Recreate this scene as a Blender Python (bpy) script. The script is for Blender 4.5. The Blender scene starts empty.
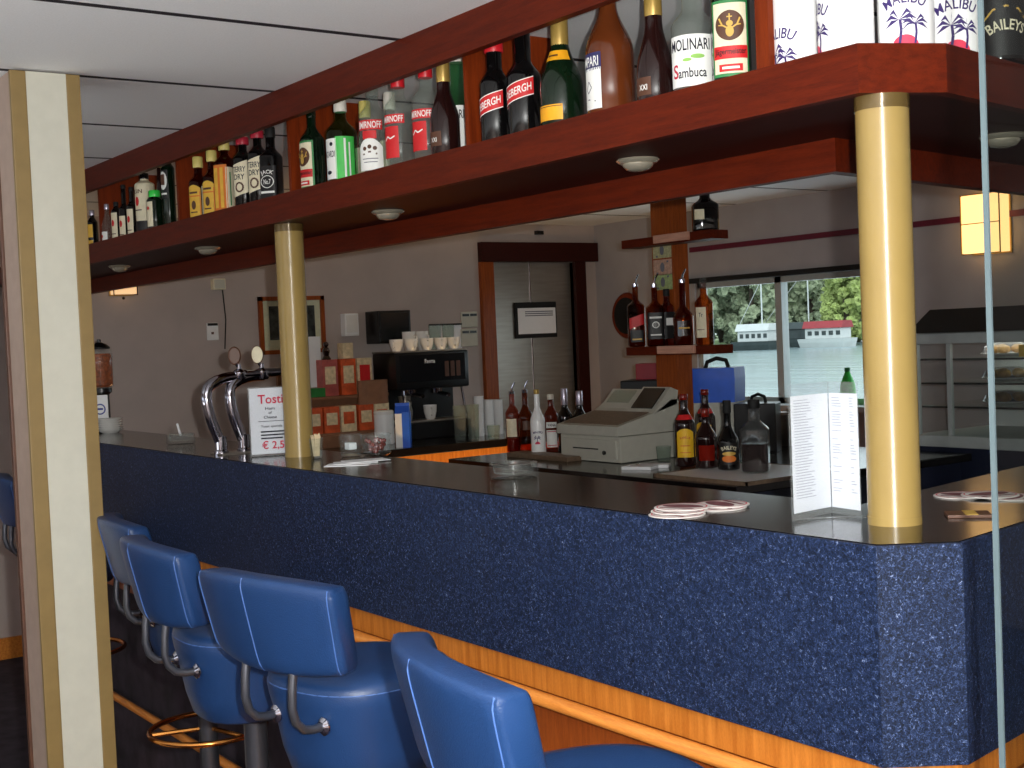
import bpy, bmesh, math, random
from mathutils import Vector, Matrix
random.seed(7)
PI = math.pi
scn = bpy.context.scene
col = scn.collection

# ------------------------------------------------------------------ camera (solved from the photo's vanishing points)
F = 1300.77
YAW, PIT, ROL = math.radians(-54.6096), math.radians(-2.0989), math.radians(-2.4335)
EYE = Vector((0, 0, 1.40))
_f = Vector((math.sin(YAW) * math.cos(PIT), math.cos(YAW) * math.cos(PIT), math.sin(PIT)))
_r = Vector((math.cos(YAW), -math.sin(YAW), 0))
_u = _r.cross(_f)
RGT = math.cos(ROL) * _r + math.sin(ROL) * _u
UPV = -math.sin(ROL) * _r + math.cos(ROL) * _u
cd = bpy.data.cameras.new('camera')
cam = bpy.data.objects.new('camera', cd)
col.objects.link(cam)
cam.matrix_world = Matrix(((RGT.x, UPV.x, -_f.x, EYE.x), (RGT.y, UPV.y, -_f.y, EYE.y), (RGT.z, UPV.z, -_f.z, EYE.z), (0, 0, 0, 1)))
cd.sensor_width = 36
cd.lens = 36 * F / 1024
cd.clip_start = .02
cd.clip_end = 400
scn.camera = cam
scn.view_settings.view_transform = 'Standard'
scn.view_settings.look = 'None'
scn.view_settings.gamma = 1
scn.view_settings.use_curve_mapping = False
scn.view_settings.exposure = 0.0


def sight(u, v):
    return RGT * ((u - 512) / F) - UPV * ((v - 384) / F) + _f


def onz(u, v, z):            # point of the horizontal plane z surveyed at a photo position
    d = sight(u, v)
    return EYE + d * ((z - EYE.z) / d.z)


def ony(u, v, y):
    d = sight(u, v)
    return EYE + d * (y / d.y)


def onx(u, v, x):
    d = sight(u, v)
    return EYE + d * (x / d.x)


def dist(p):
    return (Vector(p) - EYE).dot(_f)


def facing(p):               # turn that points a thing's -y side at the room's visitor
    return math.atan2(-p[0], p[1])


# ------------------------------------------------------------------ materials
def lin(c):
    return tuple(((x / 255) / 12.92 if x <= 10 else ((x / 255 + .055) / 1.055) ** 2.4) for x in c) + (1,)


def nm(name):
    m = bpy.data.materials.new(name)
    m.use_nodes = True
    nt = m.node_tree
    return m, nt, nt.nodes['Principled BSDF'], nt.nodes['Material Output']


def mat(name, c, rough=.5, metal=0, var=.12, scale=30, coat=0, bump=0, bscale=200, spec=.5, stretch=(1, 1, 1), emit=None, es=0):
    """principled surface with a gentle procedural mottling"""
    m, nt, b, out = nm(name)
    c = lin(c)
    tc = nt.nodes.new('ShaderNodeTexCoord')
    mp = nt.nodes.new('ShaderNodeMapping')
    mp.inputs['Scale'].default_value = stretch
    nt.links.new(tc.outputs['Object'], mp.inputs['Vector'])
    if var:
        n = nt.nodes.new('ShaderNodeTexNoise')
        n.inputs['Scale'].default_value = scale
        n.inputs['Detail'].default_value = 3
        nt.links.new(mp.outputs[0], n.inputs['Vector'])
        r = nt.nodes.new('ShaderNodeValToRGB')
        r.color_ramp.elements[0].position = .3
        r.color_ramp.elements[1].position = .7
        r.color_ramp.elements[0].color = tuple(x * (1 - var) for x in c[:3]) + (1,)
        r.color_ramp.elements[1].color = tuple(min(1, x * (1 + var)) for x in c[:3]) + (1,)
        nt.links.new(n.outputs['Fac'], r.inputs[0])
        nt.links.new(r.outputs[0], b.inputs['Base Color'])
    else:
        b.inputs['Base Color'].default_value = c
    b.inputs['Roughness'].default_value = rough
    b.inputs['Metallic'].default_value = metal
    b.inputs['Specular IOR Level'].default_value = spec
    if coat:
        b.inputs['Coat Weight'].default_value = coat
        b.inputs['Coat Roughness'].default_value = .08
    if bump:
        n2 = nt.nodes.new('ShaderNodeTexNoise')
        n2.inputs['Scale'].default_value = bscale
        n2.inputs['Detail'].default_value = 4
        nt.links.new(mp.outputs[0], n2.inputs['Vector'])
        bp = nt.nodes.new('ShaderNodeBump')
        bp.inputs['Strength'].default_value = bump
        bp.inputs['Distance'].default_value = .002
        nt.links.new(n2.outputs['Fac'], bp.inputs['Height'])
        nt.links.new(bp.outputs[0], b.inputs['Normal'])
    if emit:
        b.inputs['Emission Color'].default_value = lin(emit)
        b.inputs['Emission Strength'].default_value = es
    return m


def wood(name, c0, c1, axis='X', rough=.35, coat=.3, fine=60):
    st = {'X': (1.2, 14, 14), 'Y': (14, 1.2, 14), 'Z': (14, 14, 1.2)}[axis]
    m, nt, b, out = nm(name)
    tc = nt.nodes.new('ShaderNodeTexCoord')
    mp = nt.nodes.new('ShaderNodeMapping')
    mp.inputs['Scale'].default_value = st
    nt.links.new(tc.outputs['Object'], mp.inputs['Vector'])
    n = nt.nodes.new('ShaderNodeTexNoise')
    n.inputs['Scale'].default_value = 7
    n.inputs['Detail'].default_value = 6
    n.inputs['Distortion'].default_value = .4
    nt.links.new(mp.outputs[0], n.inputs['Vector'])
    n2 = nt.nodes.new('ShaderNodeTexNoise')
    n2.inputs['Scale'].default_value = fine
    n2.inputs['Detail'].default_value = 3
    nt.links.new(mp.outputs[0], n2.inputs['Vector'])
    mx = nt.nodes.new('ShaderNodeMix')
    mx.inputs['Factor'].default_value = .35
    nt.links.new(n.outputs['Fac'], mx.inputs['A'])
    nt.links.new(n2.outputs['Fac'], mx.inputs['B'])
    r = nt.nodes.new('ShaderNodeValToRGB')
    r.color_ramp.elements[0].position = .36
    r.color_ramp.elements[1].position = .64
    r.color_ramp.elements[0].color = lin(c0)
    r.color_ramp.elements[1].color = lin(c1)
    nt.links.new(mx.outputs['Result'], r.inputs[0])
    nt.links.new(r.outputs[0], b.inputs['Base Color'])
    b.inputs['Roughness'].default_value = rough
    b.inputs['Specular IOR Level'].default_value = .18
    b.inputs['Coat Weight'].default_value = coat
    b.inputs['Coat Roughness'].default_value = .2
    return m


def speckle(name):
    m, nt, b, out = nm(name)
    tc = nt.nodes.new('ShaderNodeTexCoord')
    n = nt.nodes.new('ShaderNodeTexNoise')
    n.inputs['Scale'].default_value = 230
    n.inputs['Detail'].default_value = 4
    n.inputs['Roughness'].default_value = .75
    n.inputs['Distortion'].default_value = 1.2
    nt.links.new(tc.outputs['Object'], n.inputs['Vector'])
    r = nt.nodes.new('ShaderNodeValToRGB')
    e = r.color_ramp.elements
    e[0].position, e[0].color = .36, lin((6, 9, 20))
    e[1].position, e[1].color = .74, lin((170, 180, 205))
    for p, c in ((.45, (15, 25, 46)), (.54, (28, 42, 74)), (.62, (58, 76, 116))):
        x = e.new(p)
        x.color = lin(c)
    nt.links.new(n.outputs['Fac'], r.inputs[0])
    nt.links.new(r.outputs[0], b.inputs['Base Color'])
    b.inputs['Roughness'].default_value = .5
    b.inputs['Specular IOR Level'].default_value = .25
    bp = nt.nodes.new('ShaderNodeBump')
    bp.inputs['Strength'].default_value = .35
    bp.inputs['Distance'].default_value = .001
    nt.links.new(n.outputs['Fac'], bp.inputs['Height'])
    nt.links.new(bp.outputs[0], b.inputs['Normal'])
    return m


def glass(name, c, refl=.9, ior=1.45, rough=.03, haze=0):
    """thin glass: tinted see-through plus a mirror reflection that follows fresnel"""
    m, nt, b, out = nm(name)
    nt.nodes.remove(b)
    t = nt.nodes.new('ShaderNodeBsdfTransparent')
    t.inputs[0].default_value = c + (1,)
    g = nt.nodes.new('ShaderNodeBsdfGlossy')
    g.inputs['Roughness'].default_value = rough
    g.inputs['Color'].default_value = (refl, refl, refl, 1)
    fr = nt.nodes.new('ShaderNodeFresnel')
    fr.inputs['IOR'].default_value = ior
    mx = nt.nodes.new('ShaderNodeMixShader')
    ge = nt.nodes.new('ShaderNodeNewGeometry')
    ml = nt.nodes.new('ShaderNodeMath')
    ml.operation = 'MULTIPLY_ADD'          # no mirror reflection on the inner side of a pane
    nt.links.new(ge.outputs['Backfacing'], ml.inputs[0])
    ml.inputs[1].default_value = -1
    ml.inputs[2].default_value = 1
    m2 = nt.nodes.new('ShaderNodeMath')
    m2.operation = 'MULTIPLY'
    nt.links.new(fr.outputs[0], m2.inputs[0])
    nt.links.new(ml.outputs[0], m2.inputs[1])
    nt.links.new(m2.outputs[0], mx.inputs[0])
    nt.links.new(t.outputs[0], mx.inputs[1])
    nt.links.new(g.outputs[0], mx.inputs[2])
    last = mx
    if haze:                               # dust and frosting on bottle glass
        df = nt.nodes.new('ShaderNodeBsdfDiffuse')
        df.inputs[0].default_value = (.75, .78, .76, 1)
        last = nt.nodes.new('ShaderNodeMixShader')
        last.inputs[0].default_value = haze
        nt.links.new(mx.outputs[0], last.inputs[1])
        nt.links.new(df.outputs[0], last.inputs[2])
    nt.links.new(last.outputs[0], out.inputs['Surface'])
    return m


def brushed(name, c, rough, metal, tilt, spec=.5):
    """lacquered tube with fine turned grooves: facets tilt a little up and down"""
    m = mat(name, c, rough, metal, var=.05, scale=8, spec=spec)
    nt = m.node_tree
    b = nt.nodes['Principled BSDF']
    g = nt.nodes.new('ShaderNodeNewGeometry')
    w = nt.nodes.new('ShaderNodeTexWhiteNoise')
    sc_ = nt.nodes.new('ShaderNodeVectorMath')
    sc_.operation = 'SCALE'
    sc_.inputs['Scale'].default_value = 9173.0
    nt.links.new(g.outputs['Position'], sc_.inputs[0])
    nt.links.new(sc_.outputs[0], w.inputs['Vector'])
    r = nt.nodes.new('ShaderNodeMapRange')
    r.inputs['To Min'].default_value = -tilt
    r.inputs['To Max'].default_value = tilt
    nt.links.new(w.outputs['Value'], r.inputs['Value'])
    cx = nt.nodes.new('ShaderNodeCombineXYZ')
    nt.links.new(r.outputs[0], cx.inputs['Z'])
    ad = nt.nodes.new('ShaderNodeVectorMath')
    ad.operation = 'ADD'
    nt.links.new(g.outputs['Normal'], ad.inputs[0])
    nt.links.new(cx.outputs[0], ad.inputs[1])
    no = nt.nodes.new('ShaderNodeVectorMath')
    no.operation = 'NORMALIZE'
    nt.links.new(ad.outputs[0], no.inputs[0])
    nt.links.new(no.outputs[0], b.inputs['Normal'])
    return m


def lightmat(name, c, s):
    m, nt, b, out = nm(name)
    b.inputs['Base Color'].default_value = lin(c)
    b.inputs['Emission Color'].default_value = lin(c)
    b.inputs['Emission Strength'].default_value = s
    return m


def panels(name, c, seam, x0, step, width, axis='X', bump=0.0):
    """plain board surface with dark straight seams at a regular step"""
    m, nt, b, out = nm(name)
    g = nt.nodes.new('ShaderNodeNewGeometry')
    sp = nt.nodes.new('ShaderNodeSeparateXYZ')
    nt.links.new(g.outputs['Position'], sp.inputs[0])
    def mth(op, a, bb):
        x = nt.nodes.new('ShaderNodeMath')
        x.operation = op
        for i, q in enumerate((a, bb)):
            if isinstance(q, (int, float)):
                x.inputs[i].default_value = q
            else:
                nt.links.new(q, x.inputs[i])
        return x.outputs[0]
    s = mth('SUBTRACT', sp.outputs[axis], x0 - step * 40)
    s = mth('MODULO', s, step)
    s = mth('LESS_THAN', s, width)
    n = nt.nodes.new('ShaderNodeTexNoise')
    n.inputs['Scale'].default_value = 260
    n.inputs['Detail'].default_value = 3
    r = nt.nodes.new('ShaderNodeValToRGB')
    cl = lin(c)
    r.color_ramp.elements[0].color = tuple(x * .9 for x in cl[:3]) + (1,)
    r.color_ramp.elements[1].color = tuple(x * 1.08 for x in cl[:3]) + (1,)
    nt.links.new(g.outputs['Position'], n.inputs['Vector'])
    nt.links.new(n.outputs['Fac'], r.inputs[0])
    mx = nt.nodes.new('ShaderNodeMix')
    mx.data_type = 'RGBA'
    nt.links.new(s, mx.inputs['Factor'])
    nt.links.new(r.outputs[0], mx.inputs[6])
    mx.inputs[7].default_value = lin(seam)
    nt.links.new(mx.outputs[2], b.inputs['Base Color'])
    b.inputs['Roughness'].default_value = .8
    return m


M = {}
M['ceiling'] = panels('ceiling_board', (248, 249, 250), (28, 22, 34), -3.152, .645, .024)
M['wall'] = mat('wall_paint', (180, 166, 160), .6, var=.05, scale=6, bump=.05)
M['wallgrey'] = mat('wall_grey_paint', (164, 158, 158), .6, var=.05, scale=6)
M['floor'] = mat('floor_carpet', (44, 34, 44), .95, var=.6, scale=14, bump=.4, bscale=400)
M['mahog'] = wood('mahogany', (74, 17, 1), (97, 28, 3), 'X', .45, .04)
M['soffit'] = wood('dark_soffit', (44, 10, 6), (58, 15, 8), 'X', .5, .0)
M['mahogy'] = wood('mahogany_return', (74, 17, 1), (97, 28, 3), 'Y', .45, .04)
M['mahogz'] = wood('mahogany_upright', (98, 32, 6), (128, 48, 10), 'Z', .45, .0)
M['oak'] = wood('orange_wood', (168, 94, 30), (206, 128, 52), 'Z', .4, .1, 140)
M['oakx'] = wood('orange_wood_rail', (190, 112, 46), (220, 142, 64), 'X', .3, .3)
M['oakdark'] = wood('brown_wood', (128, 58, 20), (160, 80, 30), 'Z', .4, .1)
M['shelfedge'] = wood('pale_shelf_edge', (190, 140, 120), (214, 164, 140), 'X', .4, .2)
M['speck'] = speckle('blue_speckle_laminate')
M['top'] = mat('black_worktop', (20, 17, 17), .15, var=.3, scale=300)
M['black'] = mat('black_plastic', (14, 14, 16), .3, var=.1)
M['blackm'] = mat('matt_black', (12, 12, 13), .7, var=.1)
M['navy'] = mat('navy_laminate', (22, 28, 50), .5, var=.3, scale=200)
M['column'] = brushed('tan_lacquer', (154, 129, 74), .23, .0, .24, .7)
M['collar'] = brushed('collar_bronze', (98, 78, 40), .17, .2, .24, .7)
M['cream'] = mat('cream_panel', (200, 198, 184), .75, var=.03, bump=.1, bscale=500)
M['tan'] = mat('tan_edge', (136, 112, 66), .5, var=.06)
M['tanside'] = mat('pillar_side', (172, 150, 136), .7, var=.05)
M['maroon'] = mat('maroon_strip', (96, 10, 40), .5, var=.1)
M['leather'] = mat('blue_leather', (27, 56, 100), .38, var=.07, scale=9, bump=.3, bscale=420)
M['seam'] = mat('seam_thread', (66, 98, 158), .5, var=.05)
M['steelp'] = mat('grey_post', (98, 100, 108), .32, .8, var=.04)
M['chrome'] = mat('chrome', (178, 176, 186), .09, 1, var=.02)
M['dome'] = mat('satin_chrome', (200, 192, 172), .24, .6, var=.03)
M['brass'] = mat('brass', (224, 150, 78), .22, 1, var=.06)
M['stain'] = mat('stainless', (166, 158, 148), .36, .8, var=.1, scale=5, stretch=(1, 1, 12))
M['white'] = mat('white_plastic', (236, 236, 236), .4, var=.02)
M['china'] = mat('white_china', (232, 230, 226), .2, var=.02, coat=.3)
M['paper'] = mat('white_paper', (244, 244, 246), .7, var=.01)
M['ink'] = mat('grey_ink', (110, 110, 120), .8, var=.05)
M['palegrey'] = mat('faint_print', (178, 178, 190), .8, var=.05)
M['darkink'] = mat('black_ink', (24, 24, 40), .7, var=.05)
M['redink'] = mat('red_ink', (196, 30, 62), .7, var=.05)
M['bluein'] = mat('blue_ink', (36, 52, 140), .6, var=.05)
M['register'] = mat('register_grey', (186, 184, 172), .5, var=.04)
M['regdark'] = mat('register_keys', (112, 92, 74), .45, var=.25, scale=90)
M['screen'] = mat('dark_display', (20, 22, 26), .12, var=.05)
M['seethru'] = glass('acrylic', (.93, .94, .96), haze=.07)
M['clear'] = glass('clear_glass', (.86, .90, .87), refl=1, haze=.05)
M['clearthin'] = glass('thin_clear_glass', (.93, .95, .95), refl=1, haze=.02)
M['pane'] = glass('partition_glass', (.84, .86, .85), refl=.8)
M['paneedge'] = mat('glass_edge', (70, 82, 86), .25, var=.05)
M['winpane'] = glass('window_glass', (.95, .98, .97), refl=.35)
M['greenc'] = glass('pale_green_glass', (.45, .78, .55))
M['greend'] = mat('dark_green_glass', (10, 26, 14), .06, var=.1, coat=.4)
M['greenb'] = mat('champagne_glass', (12, 30, 16), .1, var=.1, coat=.3)
M['blackg'] = mat('black_glass', (11, 10, 11), .07, var=.05, coat=.4)
M['brownd'] = mat('dark_brown_glass', (34, 15, 14), .07, var=.1, coat=.4)
M['amber'] = glass('amber_spirit', (.50, .21, .07))
M['amberc'] = mat('red_brown_bitter', (96, 46, 20), .08, var=.15, scale=10, coat=.4)
M['whisky'] = glass('whisky_spirit', (.55, .20, .06))
M['rose'] = glass('rose_spirit', (.72, .30, .24))
M['redg'] = mat('red_liqueur', (120, 26, 16), .08, var=.1, coat=.4)
M['greenpet'] = mat('green_plastic', (60, 214, 82), .2, var=.1)
M['malibu'] = mat('white_bottle', (248, 248, 248), .25, var=.01, coat=.2)
M['lcream'] = mat('cream_label', (232, 222, 192), .6, var=.06, scale=60)
M['lwhite'] = mat('white_label', (240, 240, 236), .6, var=.02)
M['lyellow'] = mat('yellow_label', (226, 178, 62), .6, var=.1, scale=40)
M['lkahlua'] = mat('bright_yellow_label', (238, 186, 34), .55, var=.05)
M['lorange'] = mat('orange_label', (222, 120, 40), .6, var=.08)
M['lfoil'] = mat('amber_label', (246, 172, 30), .45, var=.05)
M['lred'] = mat('red_label', (206, 30, 34), .5, var=.05)
M['lgreen'] = mat('green_label', (70, 196, 84), .5, var=.1, scale=40)
M['ldkgreen'] = mat('dark_green_border', (50, 132, 72), .5, var=.1)
M['lblack'] = mat('black_label', (18, 16, 18), .5, var=.05)
M['lbrown'] = mat('brown_label', (86, 52, 34), .5, var=.15)
M['lblue'] = mat('dark_blue_label', (42, 40, 92), .5, var=.05)
M['gold'] = mat('gold_foil', (182, 150, 78), .35, .4, var=.06)
M['goldl'] = mat('gold_print', (206, 166, 78), .5, .1, var=.1)
M['yellowcap'] = mat('yellow_cap', (226, 208, 120), .45, var=.04)
M['redcap'] = mat('red_cap', (212, 28, 40), .4, var=.04)
M['pinkcap'] = mat('crimson_cap', (184, 36, 58), .45, var=.04)
M['whitecap'] = mat('white_cap', (226, 220, 208), .45, var=.04)
M['silver'] = mat('silver_foil', (196, 190, 206), .3, .7, var=.04)
M['palm'] = mat('palm_print', (56, 36, 104), .6, var=.05)
M['sun'] = mat('sun_print', (226, 56, 88), .6, var=.03)
M['leaf'] = mat('leaf_print', (140, 190, 90), .6, var=.1)
M['nuts'] = mat('peanuts', (146, 70, 26), .6, var=.5, scale=90, bump=.8, bscale=120)
M['blueplastic'] = mat('blue_plastic', (24, 92, 214), .35, var=.06)
M['redcard'] = mat('red_card', (140, 20, 38), .5, var=.05)
M['orangetea'] = mat('orange_carton', (206, 84, 36), .55, var=.25, scale=40)
M['pinktea'] = mat('pink_carton', (176, 84, 78), .55, var=.2, scale=40)
M['creamtea'] = mat('cream_carton', (222, 200, 160), .55, var=.2, scale=50)
M['greentea'] = mat('green_carton', (36, 120, 52), .5, var=.1)
M['cardboard'] = mat('cardboard', (134, 90, 62), .7, var=.1)
M['note'] = mat('banknote_print', (176, 172, 130), .7, var=.25, scale=90)
M['note2'] = mat('pink_banknote_print', (186, 150, 130), .7, var=.25, scale=90)
M['note3'] = mat('green_banknote_print', (160, 178, 120), .7, var=.25, scale=90)
M['photo'] = mat('dark_photo_print', (62, 62, 60), .6, var=.95, scale=22)
M['lampwarm'] = lightmat('lit_lamp_glass', (255, 200, 128), 1.9)
M['lampdim'] = lightmat('lit_lamp_shade', (255, 206, 150), .8)
M['alu'] = mat('window_aluminium', (176, 182, 182), .45, .2, var=.04)
M['water'] = mat('canal_water', (134, 152, 154), .22, var=.25, scale=.35, bump=.9, bscale=1.2, stretch=(.35, 2.5, 1))
M['tree'] = mat('hazed_leaves', (146, 156, 126), .9, var=.35, scale=5)  # outdoor haze is put into this paled, greyed leaf colour
M['treey'] = mat('yellow_green_leaves', (152, 166, 98), .9, var=.35, scale=3)
M['bark'] = mat('bark', (84, 74, 62), .9, var=.2)
M['boatred'] = mat('boat_red_roof', (150, 46, 52), .6, var=.1, scale=2)
M['boatwhite'] = mat('boat_white', (196, 200, 198), .5, var=.05, scale=2)
M['boatdark'] = mat('boat_dark_hull', (52, 62, 62), .6, var=.2, scale=2)
M['grassbank'] = mat('bank_grass', (112, 126, 88), .95, var=.3, scale=.6)
M['food'] = mat('bread_rolls', (206, 160, 92), .7, var=.4, scale=30)
M['cling'] = glass('cling_film', (.88, .88, .88), rough=.12)
M['coasterw'] = mat('coaster_card', (214, 206, 202), .75, var=.06)
M['coasterp'] = mat('coaster_print', (112, 60, 66), .75, var=.4, scale=120)

# ------------------------------------------------------------------ mesh helpers
class MB:
    def __init__(self):
        self.b = bmesh.new()

    def box(self, lo, hi, bev=0, rz=0, piv=None):
        b = self.b
        vs = [b.verts.new((x, y, z)) for x in (lo[0], hi[0]) for y in (lo[1], hi[1]) for z in (lo[2], hi[2])]
        fs = [b.faces.new([vs[i] for i in q]) for q in ((0, 1, 3, 2), (4, 6, 7, 5), (0, 4, 5, 1), (2, 3, 7, 6), (0, 2, 6, 4), (1, 5, 7, 3))]
        if rz:
            c = Vector(piv) if piv else (Vector(lo) + Vector(hi)) / 2
            bmesh.ops.rotate(b, verts=vs, cent=c, matrix=Matrix.Rotation(rz, 3, 'Z'))
        if bev:
            es = {e for f in fs for e in f.edges}
            bmesh.ops.bevel(b, geom=list(es), offset=bev, segments=2, affect='EDGES', profile=.6)
        return self

    def prism(self, pts, z0, z1, bev=0):
        b = self.b
        lo = [b.verts.new((p[0], p[1], z0)) for p in pts]
        hi = [b.verts.new((p[0], p[1], z1)) for p in pts]
        n = len(pts)
        fs = [b.faces.new(lo[::-1]), b.faces.new(hi)]
        for i in range(n):
            fs.append(b.faces.new((lo[i], lo[(i + 1) % n], hi[(i + 1) % n], hi[i])))
        if bev:
            bmesh.ops.bevel(b, geom=list({e for f in fs for e in f.edges}), offset=bev, segments=2, affect='EDGES')
        return self

    def extr(self, prof, plane, a0, a1):
        """profile polygon swept along an axis; plane 'yz' sweeps along x, 'xz' along y"""
        b = self.b
        f = (lambda p, a: (a, p[0], p[1])) if plane == 'yz' else (lambda p, a: (p[0], a, p[1]))
        A = [b.verts.new(f(p, a0)) for p in prof]
        B = [b.verts.new(f(p, a1)) for p in prof]
        n = len(prof)
        b.faces.new(A)
        b.faces.new(B[::-1])
        for i in range(n):
            b.faces.new((A[i], B[i], B[(i + 1) % n], A[(i + 1) % n]))
        return self

    def rings(self, rings, close0=True, close1=True, loop=False):
        b = self.b
        R = [[b.verts.new(p) for p in r] for r in rings]
        n = len(R[0])
        m = len(R)
        for i in range(m if loop else m - 1):
            a, c = R[i], R[(i + 1) % m]
            for j in range(n):
                b.faces.new((a[j], a[(j + 1) % n], c[(j + 1) % n], c[j]))
        if not loop:
            if close0:
                b.faces.new(R[0][::-1])
            if close1:
                b.faces.new(R[-1])
        return self

    def lathe(self, prof, c=(0, 0, 0), seg=28, sq=None, open_top=False):
        rs = []
        for k, (r, z) in enumerate(prof):
            r = max(r, 1e-4)
            e = sq[k] if sq else 2
            ring = []
            for j in range(seg):
                a = 2 * PI * j / seg
                ca, sa = math.cos(a), math.sin(a)
                q = r / ((abs(ca) ** e + abs(sa) ** e) ** (1 / e)) if e != 2 else r
                ring.append((c[0] + q * ca, c[1] + q * sa, c[2] + z))
            rs.append(ring)
        return self.rings(rs, True, not open_top)

    def tube(self, pts, r, seg=10, closed=False):
        pts = [Vector(p) for p in pts]
        n = len(pts)
        rr = r if isinstance(r, (list, tuple)) else [r] * n
        rs = []
        up = None
        for i in range(n):
            if closed:
                t = pts[(i + 1) % n] - pts[i - 1]
            else:
                t = pts[min(i + 1, n - 1)] - pts[max(i - 1, 0)]
            t.normalize()
            if up is None:
                up = Vector((0, 0, 1)) if abs(t.z) < .9 else Vector((1, 0, 0))
            s = t.cross(up).normalized()
            up = s.cross(t).normalized()
            rs.append([pts[i] + (s * math.cos(2 * PI * j / seg) + up * math.sin(2 * PI * j / seg)) * rr[i] for j in range(seg)])
        return self.rings(rs, loop=closed)

    def ball(self, c, r, sub=2, scale=(1, 1, 1), noise=0):
        g = bmesh.ops.create_icosphere(self.b, subdivisions=sub, radius=1)
        for v in g['verts']:
            k = 1 + (random.uniform(-noise, noise) if noise else 0)
            v.co = Vector((c[0] + v.co.x * r * scale[0] * k, c[1] + v.co.y * r * scale[1] * k, c[2] + v.co.z * r * scale[2] * k))
        return self

    def quad(self, a, bb, c, d):
        b = self.b
        b.faces.new([b.verts.new(p) for p in (a, bb, c, d)])
        return self

    def shift(self, d):
        bmesh.ops.translate(self.b, verts=self.b.verts, vec=d)
        return self

    def spin(self, rz, cent=(0, 0, 0)):
        bmesh.ops.rotate(self.b, verts=self.b.verts, cent=cent, matrix=Matrix.Rotation(rz, 3, 'Z'))
        return self

    def turn(self, ang, axis, cent=(0, 0, 0)):
        bmesh.ops.rotate(self.b, verts=self.b.verts, cent=cent, matrix=Matrix.Rotation(ang, 3, axis))
        return self

    def build(self, name, m, parent=None, loc=None, smooth=35, world=False, rz=0):
        if world and parent is not None:
            bmesh.ops.translate(self.b, verts=self.b.verts, vec=-parent.location)
        bmesh.ops.recalc_face_normals(self.b, faces=self.b.faces)
        me = bpy.data.meshes.new(name)
        self.b.to_mesh(me)
        self.b.free()
        if smooth:
            me.polygons.foreach_set('use_smooth', [True] * len(me.polygons))
            me.set_sharp_from_angle(angle=math.radians(smooth))
        me.materials.append(m)
        o = bpy.data.objects.new(name, me)
        col.objects.link(o)
        if parent is not None:
            o.parent = parent
        if loc is not None:
            o.location = loc
        if rz:
            o.rotation_euler.z = rz
        return o


def tag(o, label, cat, group=None, kind='thing'):
    o['label'] = label
    o['category'] = cat
    if group:
        o['group'] = group
    if kind:
        o['kind'] = kind
    return o


def thing(name, label, cat, loc=(0, 0, 0), rz=0, group=None):
    o = bpy.data.objects.new(name, None)
    o.empty_display_size = .05
    col.objects.link(o)
    o.location = loc
    o.rotation_euler.z = rz
    return tag(o, label, cat, group)


def struct(o, label=None, cat=None):
    o['kind'] = 'structure'
    if label:
        o['label'] = label
        o['category'] = cat
    return o


def copy_tree(o, parent=None):
    c = o.copy()
    col.objects.link(c)
    if parent is not None:
        c.parent = parent
    for ch in list(o.children):
        copy_tree(ch, c)
    return c


# ---- flat decals and lettering
_fontcache = {}


def glyphs(body):
    if body in _fontcache:
        return _fontcache[body]
    cu = bpy.data.curves.new('lettering', 'FONT')
    cu.body = body
    cu.size = 1
    cu.offset = .014
    cu.resolution_u = 3
    ob = bpy.data.objects.new('lettering', cu)
    col.objects.link(ob)
    dg = bpy.context.evaluated_depsgraph_get()
    dg.update()
    me = bpy.data.meshes.new_from_object(ob.evaluated_get(dg))
    bm = bmesh.new()
    bm.from_mesh(me)
    bmesh.ops.triangulate(bm, faces=bm.faces)
    bm.to_mesh(me)
    bm.free()
    vs = [(v.co.x, v.co.y) for v in me.vertices]
    fs = [tuple(p.vertices) for p in me.polygons]
    bpy.data.meshes.remove(me)
    bpy.data.objects.remove(ob)
    bpy.data.curves.remove(cu)
    x0 = min(v[0] for v in vs)
    x1 = max(v[0] for v in vs)
    y0 = min(v[1] for v in vs)
    y1 = max(v[1] for v in vs)
    vs = [((x - x0) / (x1 - x0) - .5, (y - y0) / (y1 - y0) - .5) for x, y in vs]
    _fontcache[body] = (vs, fs)
    return vs, fs


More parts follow.
